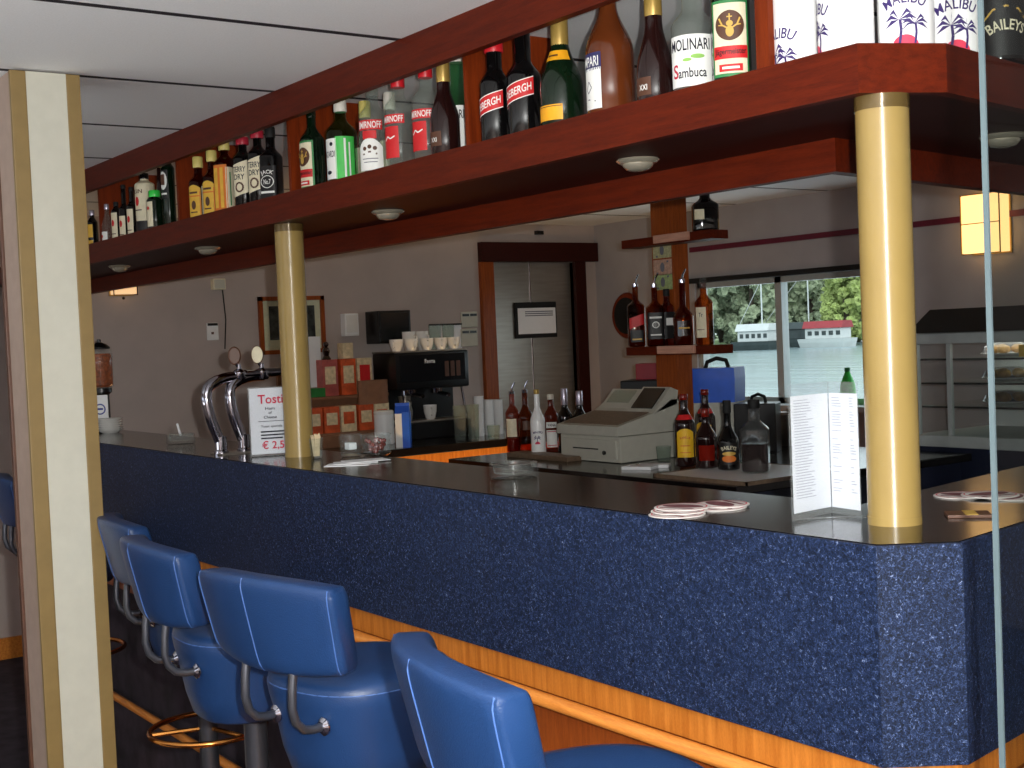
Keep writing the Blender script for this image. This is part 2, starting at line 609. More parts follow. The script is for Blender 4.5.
class Decal:
    """2-D print: x across, y up, laid later on a plane or round a bottle"""
    def __init__(self):
        self.v = []
        self.f = []

    def text(self, body, cx, cy, w, hgt, arc=0, slant=0):
        vs, fs = glyphs(body)
        n = len(self.v)
        for x, y in vs:
            x *= w
            y *= hgt
            if arc:
                a = x / arc
                x, y = (arc + y) * math.sin(a), (arc + y) * math.cos(a) - arc
            self.v.append((cx + x, cy + y + slant * x))
        self.f += [tuple(i + n for i in f) for f in fs]
        return self

    def poly(self, pts):
        n = len(self.v)
        self.v += list(pts)
        self.f.append(tuple(range(n, n + len(pts))))
        return self

    def rect(self, x0, y0, x1, y1, nx=1, slant=0):
        for i in range(nx):
            a = x0 + (x1 - x0) * i / nx
            c = x0 + (x1 - x0) * (i + 1) / nx
            self.poly([(a, y0 + slant * a), (c, y0 + slant * c), (c, y1 + slant * c), (a, y1 + slant * a)])
        return self

    def disc(self, cx, cy, r, ry=None, a0=0, a1=2 * PI, n=16):
        """filled ellipse (upper half only when a1 is pi), in strips so that it follows a curved label"""
        ry = ry or r
        half = a1 - a0 < 6.2
        for i in range(n):
            xa, xb = -math.cos(PI * i / n), -math.cos(PI * (i + 1) / n)
            ya, yb = math.sqrt(max(0, 1 - xa * xa)), math.sqrt(max(0, 1 - xb * xb))
            la, lb = (0, 0) if half else (-ya, -yb)
            self.poly([(cx + r * xa, cy + ry * la), (cx + r * xb, cy + ry * lb), (cx + r * xb, cy + ry * yb), (cx + r * xa, cy + ry * ya)])
        return self

    def stroke(self, pts, w):
        for (a, b) in zip(pts, pts[1:]):
            d = Vector((b[0] - a[0], b[1] - a[1]))
            if d.length < 1e-9:
                continue
            d.normalize()
            nx, ny = -d.y * w / 2, d.x * w / 2
            self.poly([(a[0] - nx, a[1] - ny), (b[0] - nx, b[1] - ny), (b[0] + nx, b[1] + ny), (a[0] + nx, a[1] + ny)])
        return self

    def palm(self, x, y, s):
        self.stroke([(x, y), (x + .06 * s, y + .45 * s), (x + .03 * s, y + .8 * s)], .09 * s)
        tx, ty = x + .03 * s, y + .8 * s
        for a in (-.3, .25, .8, 1.57, 2.3, 2.9, 3.45):
            ex, ey = tx + .55 * s * math.cos(a), ty + .4 * s * math.sin(a)
            mx_, my = tx + .3 * s * math.cos(a), ty + .34 * s * math.sin(a) + .06 * s
            self.poly([(tx - .03 * s, ty), (mx_, my + .05 * s), (ex, ey - .12 * s), (mx_, my - .09 * s)])
        return self

    def build(self, name, m, parent, place):
        me = bpy.data.meshes.new(name)
        me.from_pydata([place(x, y) for x, y in self.v], [], self.f)
        me.materials.append(m)
        o = bpy.data.objects.new(name, me)
        col.objects.link(o)
        o.parent = parent
        return o


def on_plane(org, ex, ez):
    org, ex, ez = Vector(org), Vector(ex), Vector(ez)
    return lambda x, y: org + ex * x + ez * y


# ------------------------------------------------------------------ the room
ZC = 2.066
WX = -6.3      # the far end wall
WY = 5.15      # the window wall
EX, SY = 2.4, -1.7

struct(MB().box((WX - .1, SY - .1, -.1), (EX + .1, WY + .1, 0)).build('floor', M['floor'], smooth=0))
struct(MB().box((WX - .1, SY - .1, ZC), (EX + .1, WY + .1, ZC + .1)).build('ceiling', M['ceiling'], smooth=0))
# end wall (with the steel door opening)
DY0, DY1, DZ = 4.36, 4.97, 1.84
w = MB()
w.box((WX - .1, SY - .1, 0), (WX, DY0, ZC)).box((WX - .1, DY0, DZ), (WX, DY1, ZC)).box((WX - .1, DY1, 0), (WX, WY, ZC))
struct(w.build('wall_left', M['wall'], smooth=0))
# window wall
WNX0, WNX1, WNZ0, WNZ1 = -5.42, -4.02, .985, 1.655
w = MB()
w.box((WX, WY, 0), (WNX0, WY + .1, ZC)).box((WNX1, WY, 0), (EX, WY + .1, ZC))
w.box((WNX0, WY, 0), (WNX1, WY + .1, WNZ0)).box((WNX0, WY, WNZ1), (WNX1, WY + .1, ZC))
struct(w.build('wall_back', M['wallgrey'], smooth=0))
struct(MB().box((EX, SY, 0), (EX + .1, WY, ZC)).build('wall_right', M['wall'], smooth=0))
# wall behind the visitor, its long opening added to let sky light in
w = MB()
w.box((WX, SY - .1, 0), (EX, SY, 1.15)).box((WX, SY - .1, 1.5), (EX, SY, ZC))
for x in (WX, -3.6, -.9, 1.9):
    w.box((x, SY - .1, 1.15), (x + .5, SY, 1.5))
struct(w.build('wall_front', M['wall'], smooth=0))
struct(MB().box((WX, SY, 0), (WX + .02, 1.74, .1), .004).build('baseboard_left', M['oakx'], smooth=0))
struct(MB().box((WNX0 - .02, WY - .012, 1.832), (-3.0, WY, 1.860)).build('trim_1', M['maroon'], smooth=0))

# window
wd = MB()
for a, b2 in (((WNX0, WNZ0), (WNX1, WNZ0 + .03)), ((WNX0, WNZ1 - .03), (WNX1, WNZ1)), ((WNX0, WNZ0), (WNX0 + .03, WNZ1)), ((WNX1 - .03, WNZ0), (WNX1, WNZ1)), ((-4.83, WNZ0), (-4.785, WNZ1))):
    wd.box((a[0], WY + .02, a[1]), (b2[0], WY + .07, b2[1]))
win = struct(wd.build('window_1', M['alu'], smooth=0), 'aluminium sliding window looking onto the water', 'window')
MB().box((WNX0 + .03, WY + .042, WNZ0 + .03), (-4.83, WY + .048, WNZ1 - .03)).build('pane', M['winpane'], win, smooth=0)
MB().box((-4.785, WY + .042, WNZ0 + .03), (WNX1 - .03, WY + .048, WNZ1 - .03)).build('pane', M['winpane'], win, smooth=0)
MB().box((WNX0 - .06, WY - .03, WNZ1), (WNX1 + .01, WY + .02, WNZ1 + .028), .004).build('header', M['blackm'], win, smooth=0)
MB().box((WNX0 - .03, WY - .12, WNZ0 - .03), (WNX1 + .03, WY + .05, WNZ0), .004).build('window_sill', M['alu'], win, smooth=0)

# steel door in the end wall
dr = thing('door_1', 'brushed steel door with white notice in dark wooden frame', 'door', (WX, 4.66, 0))
dr['kind'] = 'structure'
MB().box((WX - .06, DY0 + .0, 0), (WX - .03, DY1, DZ)).build('door_leaf', M['stain'], dr, world=True, smooth=0)
f = MB().box((WX - .1, DY0 - .09, 0), (WX + .03, DY0, DZ + .0), .003)
f.build('jamb', M['oakdark'], dr, world=True, smooth=0)
MB().box((WX - .1, DY1, 0), (WX + .03, DY1 + .08, DZ), .003).build('jamb', M['soffit'], dr, world=True, smooth=0)
MB().box((WX - .1, DY0 - .09, DZ), (WX + .045, WY - .01, DZ + .115), .003).build('lintel', M['soffit'], dr, world=True, smooth=0)
MB().box((WX - .03, 4.655, 0), (WX - .026, 4.662, DZ)).build('door_seam', M['chrome'], dr, world=True, smooth=0)

# framed notice on the door
nt_ = thing('door_notice', 'white notice in dark frame fixed on the steel door', 'notice', (WX - .026, 4.68, 1.49))
MB().box((WX - .029, 4.53, 1.385), (WX - .012, 4.84, 1.60), .003).build('frame', M['blackm'], nt_, world=True, smooth=0)
s = MB().box((WX - .013, 4.548, 1.41), (WX - .010, 4.83, 1.565)).build('sheet', M['paper'], nt_, world=True, smooth=0)
dcl = Decal()
for i in range(3):
    dcl.rect(-.08, -.01 - i * .012, .13, -.004 - i * .012)
dcl.build('printing', M['ink'], s, on_plane((0.0172, 0.0, .06), (0, 1, 0), (0, 0, 1)))

# ------------------------------------------------------------------ outdoors beyond the window
wl = MB().box((-160, 8, -.32), (20, 150, -.3)).build('water', M['water'], smooth=0)
tag(wl, 'rippled grey green canal water outside the window', 'water', kind='structure')
bank = MB().box((-260, 60, -.3), (-70, 140, .15)).build('canal_bank', M['grassbank'], smooth=0)
bank.location = (-20, 30, 0)
tag(bank, 'grassy far bank beyond the boats', 'bank', kind='structure')


def out(u, v, dep_):
    return EYE + sight(u, v) * dep_


def boat(name, label, u, dep_, L, hull, cab, roof, mast, ry):
    p = out(u, 345, dep_)
    b = thing(name, label, 'boat', (p.x, p.y, -.3), ry, 'boats moored at the far bank')
    hl = L / 2
    MB().rings([[(x * k, y * k2, z) for x, y in ((-hl, 0), (-hl * .8, -1), (hl * .75, -1), (hl, 0), (hl * .75, 1), (-hl * .8, 1))] for z, k, k2 in ((-.2, .9, .8), (.35, .97, 1), (.6, 1, 1.05))]).build('hull', M[hull], b, smooth=0)
    MB().box((-hl * .6, -.75, .6), (hl * .62, .75, 1.35), .05).build('cabin', M[cab], b, smooth=0)
    w_ = MB()
    for i in range(5):
        x = -hl * .5 + i * hl * .24
        w_.box((x, -.77, .85), (x + hl * .14, -.755, 1.15))
    w_.build('cabin_window', M['boatdark'], b, smooth=0)
    MB().extr([(-.9, 1.35), (.9, 1.35), (.6, 1.85), (-.6, 1.85)], 'yz', -hl * .66, hl * .68).build('roof', M[roof], b, smooth=0)
    if mast:
        MB().tube([(hl * .2, 0, 1.3), (hl * .2, 0, mast)], .05, 6).build('mast', M['boatwhite'], b)
        MB().tube([(hl * .2, 0, mast * .9), (-hl * .8, 0, 1.6)], .02, 5).build('stay', M['boatwhite'], b)
    return b


RB = math.radians(-5)
boat('houseboat', 'white houseboat with long red roof on the canal', 828, 92, 4.6, 'boatwhite', 'boatwhite', 'boatred', 0, RB + .3)
boat('motor_cruiser', 'white cabin boat with tall mast seen through the window', 758, 92, 4.0, 'boatdark', 'boatwhite', 'boatwhite', 5.4, RB + .3)
boat('dark_barge', 'low dark barge with thin mast between the two white boats', 800, 97, 8.0, 'boatdark', 'boatdark', 'boatdark', 6.5, RB + .3)


def tree(u, dep_, h, r, m, label):
    p = out(u, 350, dep_)
    t = thing('tree', label, 'tree', (p.x, p.y, .1), random.uniform(0, 6), 'trees along the far bank')
    MB().tube([(0, 0, 0), (.1, 0, h * .35), (0, .1, h * .7)], [.25, .2, .1], 7).build('trunk', M['bark'], t)
    c = MB()
    for i in range(70):
        a = random.uniform(0, 2 * PI)
        zz = random.uniform(.03, 1) * h
        rr = r * math.sqrt(max(0.05, 1 - ((zz / h - .45) / .58) ** 2)) * random.uniform(.3, 1)
        c.ball((rr * math.cos(a), rr * math.sin(a), zz), r * random.uniform(.12, .26), 3, noise=.45)
    c.build('crown', m, t, smooth=0)


TL = 'grey green tree in the row on the far canal bank'
for u, d, h, r in ((690, 104, 8.5, 3.4), (722, 112, 9.5, 3.6), (752, 103, 8.8, 3.2), (790, 110, 10, 3.6), (812, 104, 8.6, 3), (880, 112, 9.5, 3.8), (910, 106, 8.5, 3.4), (655, 112, 9.5, 3.6), (940, 112, 9.5, 3.6)):
    tree(u, d, h, r, M['tree'], TL)
tree(846, 98, 5.4, 2.2, M['treey'], 'brighter yellow green tree on the bank behind the red roof')
tree(773, 116, 10.5, 4, M['tree'], TL)
tree(830, 116, 10.5, 4, M['tree'], TL)

# ------------------------------------------------------------------ rectangular pillar
pl = thing('square_pillar', 'square pillar with cream front and tan edges, left of the bar stools', 'pillar', (-3.19, .91, 0))
MB().box((-3.265, .835, 0), (-3.115, .985, ZC - .004)).build('core', M['tanside'], pl, world=True, smooth=0)
MB().box((-3.116, .866, 0), (-3.1085, .958, ZC - .005)).build('front_panel', M['cream'], pl, world=True, smooth=0)
MB().box((-3.12, .83, 0), (-3.107, .866, ZC - .005), .002).build('edge_strip', M['tan'], pl, world=True, smooth=0)
MB().box((-3.12, .958, 0), (-3.107, .991, ZC - .005), .002).build('edge_strip', M['tan'], pl, world=True, smooth=0)
MB().box((-3.272, .828, 0), (-3.255, .84, ZC - .005), .002).build('edge_strip', M['lbrown'], pl, world=True, smooth=0)

# ------------------------------------------------------------------ bar counter
RD = Vector((-.172, .985, 0)).normalized()      # the short return runs slightly back to the left
RN = Vector((-RD.y, RD.x, 0))
L0 = -5.2


def path(off, ret=1.9):
    """bar outline moved inwards by off: front, chamfer and return"""
    A = Vector((-1.135, 1.392, 0))
    B = Vector((-1.067, 1.485, 0))
    cdv = (B - A).normalized()
    cn = Vector((-cdv.y, cdv.x, 0))
    # front line y = 1.392+off ; chamfer line through A+cn*off ; return through B+RN*off
    p = A + cn * off
    t = (1.392 + off - p.y) / cdv.y
    a2 = p + cdv * t
    q = B + RN * off
    den = cdv.x * RD.y - cdv.y * RD.x
    s = ((q - p).x * RD.y - (q - p).y * RD.x) / den
    b2 = p + cdv * s
    if (b2 - a2).dot(cdv) < .002:          # the chamfer runs out: front and return meet directly
        a2 = q + RD * ((1.392 + off - q.y) / RD.y)
        b2 = a2 + RD * .0005
    return [Vector((L0, 1.392 + off, 0)), a2, b2, q + RD * ret]


def band(m, o0, o1, z0, z1, name, mt, parent, seg=None):
    a, b = path(o0), path(o1)
    if seg is None:
        mm = MB().prism([*a, *b[::-1]], z0, z1)
    else:
        i, j = seg
        mm = MB().prism([a[i], a[j], b[j], b[i]], z0, z1)
    return mm.build(name, mt, parent, world=True, smooth=0)


bar = thing('bar_counter', 'long bar counter with black top and blue speckled front', 'bar', (-3.2, 1.55, 0))
band(None, .0065, .30, 1.06, 1.10, 'countertop', M['top'], bar)
band(None, .0, .006, .798, 1.0985, 'front_panel', M['speck'], bar, (0, 1))
band(None, .0, .006, .798, 1.0985, 'corner_panel', M['speck'], bar, (1, 2))
band(None, .0, .006, .798, 1.0985, 'return_panel', M['speck'], bar, (2, 3))
band(None, .012, .05, .745, .798, 'wood_strip', M['oak'], bar)
# rounded footrail moulding
pts = path(-.004)
MB().tube(pts, .013, 12).shift((0, 0, .736)).build('moulding', M['oakx'], bar, world=True, smooth=60)
band(None, .045, .07, .60, .745, 'base_panel', M['oakdark'], bar)
band(None, .06, .08, .22, .60, 'kick_panel', M['floor'], bar)
band(None, .02, .08, .0, .22, 'foot_ledge', M['floor'], bar)
MB().tube(path(.022), .013, 10).shift((0, 0, .225)).build('ledge_nosing', M['oakx'], bar, world=True, smooth=60)
band(None, .27, .285, 0, 1.06, 'inner_panel', M['navy'], bar)

# ------------------------------------------------------------------ overhead bottle shelf
OP0 = [Vector((-6.28, 1.502, 0)), Vector((-1.229, 1.502, 0)), Vector((-1.172, 1.628, 0))]
OP0.append(OP0[2] + RD * 1.75)
ZB = 1.80


def offs(pts, d):
    out_ = []
    for i, p in enumerate(pts):
        ns = []
        for a, b in ((i - 1, i), (i, i + 1)):
            if 0 <= a and b < len(pts):
                t = (pts[b] - pts[a]).normalized()
                ns.append(Vector((-t.y, t.x, 0)))
        n = sum(ns, Vector()).normalized()
        out_.append(p + n * (d / n.dot(ns[0])))
    return out_


def oband(o0, o1, z0, z1, name, mt, parent, seg=None):
    a, b = offs(OP0, o0), offs(OP0, o1)
    if seg is None:
        mm = MB().prism([*a, *b[::-1]], z0, z1)
    else:
        i, j = seg
        mm = MB().prism([a[i], a[j], b[j], b[i]], z0, z1)
    return mm.build(name, mt, parent, world=True, smooth=0)


IN0 = [Vector((-6.28, 1.82, 0)), Vector((-1.545, 1.82, 0))]
IN0.append(IN0[1] + RD * 1.5)
IN1 = offs(IN0, .028)
sh = thing('overhead_shelf', 'dark red wooden bottle shelf hanging from ceiling above the bar', 'shelf', (-3.2, 1.65, 1.66))
oband(0, .02, 1.7262, 1.797, 'fascia', M['mahog'], sh, (0, 1))
oband(0, .02, 1.7262, 1.797, 'fascia', M['mahogy'], sh, (1, 2))
oband(0, .02, 1.7262, 1.797, 'fascia', M['mahogy'], sh, (2, 3))
MB().prism([*offs(OP0, .02), *IN0[::-1]], 1.7305, ZB).build('shelf_board', M['mahog'], sh, world=True, smooth=0)
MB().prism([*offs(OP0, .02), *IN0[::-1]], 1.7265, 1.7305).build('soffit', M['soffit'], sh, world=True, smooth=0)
MB().prism([*IN0, *IN1[::-1]], 1.667, ZB).build('back_beam', M['mahog'], sh, world=True, smooth=0)
oband(0, .02, 1.9845, ZC - .001, 'top_rail', M['mahog'], sh, (0, 1))
oband(0, .02, 1.9845, ZC - .001, 'top_rail', M['mahog'], sh, (1, 2))
oband(0, .02, 1.9845, ZC - .001, 'top_rail', M['mahogy'], sh, (2, 3))
for u, v in ((100, 215), (178, 185), (290, 150), (468, 100)):
    x = ony(u, v, 1.575).x
    MB().box((x - .014, 1.575, ZB), (x, 1.815, ZC - .001)).build('divider', M['mahogz'], sh, world=True, smooth=0)
xa, xb = ony(756, 50, 1.555).x, ony(769, 50, 1.555).x
MB().box((xa, 1.555, ZB), (xb, 1.60, ZC - .001)).build('divider', M['mahogz'], sh, world=True, smooth=0)

# round tan columns between counter and shelf
def column(x, y, label):
    c = thing('round_column', label, 'column', (x, y, 1.10), 0, 'round columns on the bar')
    MB().lathe([(.0385, .012), (.0385, .606)], seg=40).build('shaft', M['column'], c)
    MB().lathe([(.0393, 0), (.0393, .012)], seg=40).build('base_ring', M['column'], c)
    MB().lathe([(.0395, .606), (.0395, .626)], seg=40).build('top_collar', M['collar'], c)


column(-1.238, 1.563, 'tan round column at the bar corner beside the menu')
column(-3.206, 1.562, 'tan round column beside the beer taps')

# recessed spotlights
for (x, y), lb in zip(((-1.874, 1.646), (-2.823, 1.649), (-3.956, 1.641), (-4.802, 1.642), (-1.402, 2.106)),
                      ('chrome spotlight under shelf, below the bitter and champagne bottles', 'chrome spotlight under shelf, right of the column by the taps',
                       'small chrome spotlight under shelf, left of the column by the taps', 'farthest chrome spotlight under the shelf, above the plates', 'chrome spotlight under the shelf return, seen through the glass')):
    t = thing('ceiling_spotlight', lb, 'spotlight', (x, y, 1.7265), 0, 'spotlights under the bottle shelf')
    MB().lathe([(.030, 0), (.040, -.001), (.042, -.004), (.036, -.009), (.030, -.010)], seg=30).build('bezel', M['dome'], t)
    MB().lathe([(.030, -.009), (.029, -.014), (.022, -.021), (.010, -.024), (.002, -.0245)], seg=28).build('lens', M['dome'], t)

# ------------------------------------------------------------------ bottles
def prof_bottle(R, H, zs, zn, rn, caph, foot=.006, bulge=0.0, sq=2, curve=1.0):
    pr, sqs = [], []
    def add(r, z, e=sq):
        pr.append((r, z))
        sqs.append(e)
    add(R * .8, 0)
    add(R * .97, foot * .5)
    add(R, foot * 1.6)
    if bulge:
        add(R * (1 + bulge), zs * .55)
    add(R, zs)
    n = 9
    for i in range(1, n + 1):
        t = i / n
        s = (1 - math.cos(PI * t)) / 2
        s = s * (1 - (1 - curve) * .5) + (1 - curve) * .5 * t
        add(R + (rn - R) * s, zs + (zn - zs) * t, sq + (2 - sq) * min(1, t * 1.6))
    add(rn, H - caph, 2)
    add(rn * .98, H - caph * .2, 2)
    return pr, sqs


def sup(a, e):
    return 1 / ((abs(math.cos(a)) ** e + abs(math.sin(a)) ** e) ** (1 / e)) if e != 2 else 1


def rad_at(pr, z):
    for (r0, z0), (r1, z1) in zip(pr, pr[1:]):
        if z0 <= z <= z1 and z1 > z0:
            return r0 + (r1 - r0) * (z - z0) / (z1 - z0)
    return pr[-1][0]


def bottle(name, label, cat, loc, rz, R=.038, H=.29, zs=.17, zn=.22, rn=.014, cap=(.03, 'redcap', 1.15), body='clear', sq=2, curve=1, bulge=0, labels=(), spout=False, liquid=None, group=None, seg=28):
    b = thing(name, label, cat, loc, rz, group)
    caph = cap[0] if cap else .012
    pr, sqs = prof_bottle(R, H, zs, zn, rn, caph, sq=sq, curve=curve, bulge=bulge)
    MB().lathe(pr, seg=seg, sq=sqs).build('body', M[body], b, smooth=50)
    if liquid:
        lp = [(max(.001, r - .003), z + .003) for r, z in pr if z < liquid[1]]
        lp.append((max(.001, rad_at(pr, liquid[1]) - .003), liquid[1]))
        ls = sqs[:len(lp)]
        MB().lathe(lp, seg=seg, sq=ls).build('liquid', M[liquid[0]], b, smooth=50)
    if cap:
        rc = rn * cap[2]
        MB().lathe([(rc * .96, H - caph), (rc, H - caph + .002), (rc, H - .003), (rc * .9, H)], seg=20).build('cap', M[cap[1]], b)
    if spout:
        MB().lathe([(rn * 1.02, H - .012), (rn * 1.05, H + .002), (.006, H + .006)], seg=14).tube([(0, 0, H), (.004, 0, H + .02), (.016, -.006, H + .042)], [.0045, .004, .003], 8).build('pourer', M['chrome'], b)
    for L in labels:
        z0, z1, wd_ = L['z'][0], L['z'][1], L['w']
        a0 = -PI / 2 + L.get('a', 0)
        def place(x, y, lift=.0014 + L.get('lift', 0), a0=a0, z0=z0, z1=z1, slant=L.get('slant', 0)):
            z = (z0 + z1) / 2 + y
            r = rad_at(pr, z)
            a = a0 + x / R
            q = r * sup(a, sq) + lift
            return (q * math.cos(a), q * math.sin(a), z)
        d = Decal()
        nx = max(4, int(wd_ / .004))
        hh = (z1 - z0) / 2
        ny = L.get('ny', 1)
        for i in range(nx):
            xa, xb = -wd_ / 2 + wd_ * i / nx, -wd_ / 2 + wd_ * (i + 1) / nx
            if L.get('arch'):
                fa = lambda x: hh - L['arch'] * (2 * x / wd_) ** 2
            else:
                fa = lambda x: hh
            sl = L.get('slant', 0)
            for k in range(ny):
                t0, t1 = k / ny, (k + 1) / ny
                g_ = lambda x, t: (x, -hh + sl * x + (fa(x) + hh) * t)
                d.poly([g_(xa, t0), g_(xb, t0), g_(xb, t1), g_(xa, t1)])
        lo = d.build('label', M[L['m']], b, lambda x, y: place(x, y, .0007 + L.get('lift', 0)))
        for nm_, mt, dc in L.get('d', ()):
            dc.build(nm_, M[mt], lo, place)
    return b


def T(body, cx, cy, w_, h_, **k):
    return Decal().text(body, cx, cy, w_, h_, **k)


def sb(u, v=150, y=1.60):
    p = ony(u, v, y)
    return (p.x, y, ZB)


G = 'bottles on the overhead shelf'


def rum(u, label, rz, y=1.60, R=.042, dz=0.0):
    dcs = [('lettering', 'palm', T('MALIBU', 0, .031 + dz, .066, .0165, arc=.06)), ('emblem', 'palm', Decal().palm(-.008, -.038 + dz, .046)), ('emblem', 'palm', Decal().palm(.014, -.038 + dz, .038)),
           ('emblem', 'sun', Decal().disc(0, -.044 + dz, .020, a0=0, a1=PI))]
    return bottle('rum_bottle', label, 'bottle', sb(u, 30, y), rz, R=R, H=.258, zs=.165, zn=.205, rn=.016, cap=(.028, 'whitecap', 1.1), body='malibu',
                  labels=[dict(z=(.01, .128), w=.09, m='malibu', d=dcs)], group=G)


rum(796, 'white rum bottle with palm logo, first right of the thick divider', -.2, R=.036, dz=-.040)
rum(846, 'white rum bottle turned so that its palm logo shows only at the side', -.75, dz=-.02)
rum(906, 'white rum bottle facing the room with two palms, at shelf corner', .62, y=1.672, dz=-.018)
rum(953, 'white rum bottle half hidden behind the corner one, before the glass edge', .75, y=1.775, R=.04, dz=-.018)


# herb liqueur with stag
def stag():
    dark = Decal().disc(0, .0, .0215, .025, n=24)
    deer = Decal().disc(0, -.010, .006, .009).disc(0, .003, .005).rect(-.001, .006, .001, .019).rect(-.004, .013, .004, .015)
    for q in (-1, 1):
        deer.stroke([(q * .004, -.004), (q * .011, .001), (q * .015, .012)], .0024).stroke([(q * .010, .000), (q * .016, .001)], .002)
    return [dict(z=(.016, .142), w=.062, m='ldkgreen', d=[('paper', 'lcream', Decal().rect(-.0265, -.058, .0265, .058, 10)),
                 ]),
            dict(z=(.0745, .1245), w=.044, m='lcream', lift=.0016, d=[('emblem', 'lbrown', dark)]),
            dict(z=(.0745, .1245), w=.004, m='lbrown', lift=.0030, d=[('emblem', 'goldl', deer)]),
            dict(z=(.045, .066), w=.053, m='lred', lift=.0016, d=[('lettering', 'lblack', T('Jägermeister', 0, 0, .048, .0125))]),
            dict(z=(.024, .036), w=.036, m='lred', lift=.0016, d=[('printing', 'lwhite', Decal().rect(-.013, -.002, .013, .002, 6))])]


bottle('herb_liqueur_bottle', 'dark green square bottle with stag label beside the thick divider', 'bottle', sb(732, 60), .72, R=.0325, H=.25, zs=.16, zn=.20, rn=.013, cap=(.025, 'lblack', 1.15), body='greend', sq=2.6, labels=stag(), group=G)
bottle('herb_liqueur_bottle', 'dark green square bottle with stag label, first in the middle bay', 'bottle', sb(313, 160, 1.615), .15, R=.0305, H=.226, zs=.145, zn=.185, rn=.012, cap=(.02, 'greend', 1.1), body='greend', sq=2.6, labels=stag(), group=G)
bottle('anise_bottle', 'clear bottle with white label and black red lettering near the thick divider', 'bottle', sb(694, 70), .62, R=.038, H=.26, zs=.122, zn=.158, rn=.0175, cap=(.03, 'whitecap', 1.1), body='clear', group=G,
       labels=[dict(z=(.016, .104), w=.084, m='lwhite', d=[('lettering', 'darkink', T('MOLINARI', 0, .027, .074, .020)), ('lettering', 'darkink', T('ambuca', .004, -.021, .050, .017)), ('lettering', 'redink', T('S', -.027, -.017, .012, .024)),
               ('printing', 'leaf', Decal().disc(.014, .006, .012, .004).disc(-.004, .001, .008, .003))])])
bottle('brandy_bottle', 'dark brown bottle with gold neck foil beside the anise bottle', 'bottle', sb(656, 90), .3, R=.034, H=.26, zs=.062, zn=.155, rn=.0155, cap=(.096, 'gold', 1.05), body='brownd', group=G, curve=.8,
       labels=[dict(z=(.02, .052), w=.04, m='lbrown', a=-.3, d=[('lettering', 'lwhite', T('XXI', .004, -.002, .018, .010))])])
bottle('brandy_bottle', 'dark brown bottle with gold neck foil beside the red capped vodkas', 'bottle', sb(444, 100, 1.585), .3, R=.033, H=.255, zs=.085, zn=.16, rn=.0145, cap=(.086, 'gold', 1.05), body='brownd', group=G, curve=.8,
       labels=[dict(z=(.026, .058), w=.04, m='lbrown', a=-.2, d=[('lettering', 'lwhite', T('XXI', 0, -.002, .018, .010))])])
bottle('bitter_bottle', 'large brown bitter bottle with white and blue label on the shelf', 'bottle', sb(611, 90), .02, R=.0455, H=.262, zs=.125, zn=.212, rn=.0165, cap=(.022, 'silver', 1.05), body='amberc', group=G, curve=.85,
       labels=[dict(z=(.016, .092), w=.064, m='lwhite', a=-.25, d=[('printing', 'ink', Decal().stroke([(-.02, -.022), (0, -.019), (.02, -.024)], .002).stroke([(-.006, .0), (.002, .014), (.010, .002), (.0, -.008), (-.006, .0)], .0018))]),
               dict(z=(.088, .120), w=.066, m='lblue', a=-.25, d=[('lettering', 'lwhite', T('CAMPARI', -.002, 0, .060, .019))])])
bottle('champagne_bottle', 'dark green champagne bottle with gold foil and amber labels', 'bottle', sb(562, 100), .25, R=.043, H=.262, zs=.085, zn=.178, rn=.0165, cap=(.108, 'gold', 1.06), body='greenb', group=G, curve=.85,
       labels=[dict(z=(.018, .048), w=.075, m='lfoil', a=-.2, d=[('border', 'lbrown', Decal().rect(-.036, .011, .036, .0125, 8))]), dict(z=(.136, .156), w=.12, m='lfoil', ny=4, d=[('printing', 'lbrown', Decal().rect(-.02, -.002, .02, .0015, 8))])])
for u, lb, rz, y, R, H, cap, lz_ in ((496, 'black bottle with slanted red label and red cap, next to divider', .15, 1.59, .033, .220, (.024, 'redcap', 1.25), .084),
                                     (525, 'black capped dark bottle with slanted red label beside champagne', .3, 1.60, .035, .255, (.03, 'blackm', 1.1), .096)):
    bottle('liqueur_bottle', lb, 'bottle', sb(u, 110, y), rz, R=R, H=H, zs=.128, zn=.165, rn=.0165, cap=cap, body='blackg', group=G,
           labels=[dict(z=(lz_ - .018, lz_ + .018), w=.085, m='lred', slant=.28, d=[('lettering', 'lwhite', Decal().text('COEBERGH', 0, 0, .074, .016, slant=.28)),
                   ('border', 'lwhite', Decal().rect(-.042, -.0185, .042, -.0165, 16, slant=.28).rect(-.042, .0165, .042, .0185, 16, slant=.28))])])
bottle('anise_bottle', 'clear bottle with white label pressed against the divider', 'bottle', sb(459, 120, 1.66), .35, R=.034, H=.25, zs=.14, zn=.185, rn=.0155, cap=(.02, 'whitecap', 1.1), body='greenc', group=G,
       labels=[dict(z=(.02, .128), w=.075, m='lwhite', d=[('lettering', 'darkink', T('MOLINARI', 0, .034, .066, .02)), ('printing', 'leaf', Decal().disc(0, -.022, .014, .008))])])


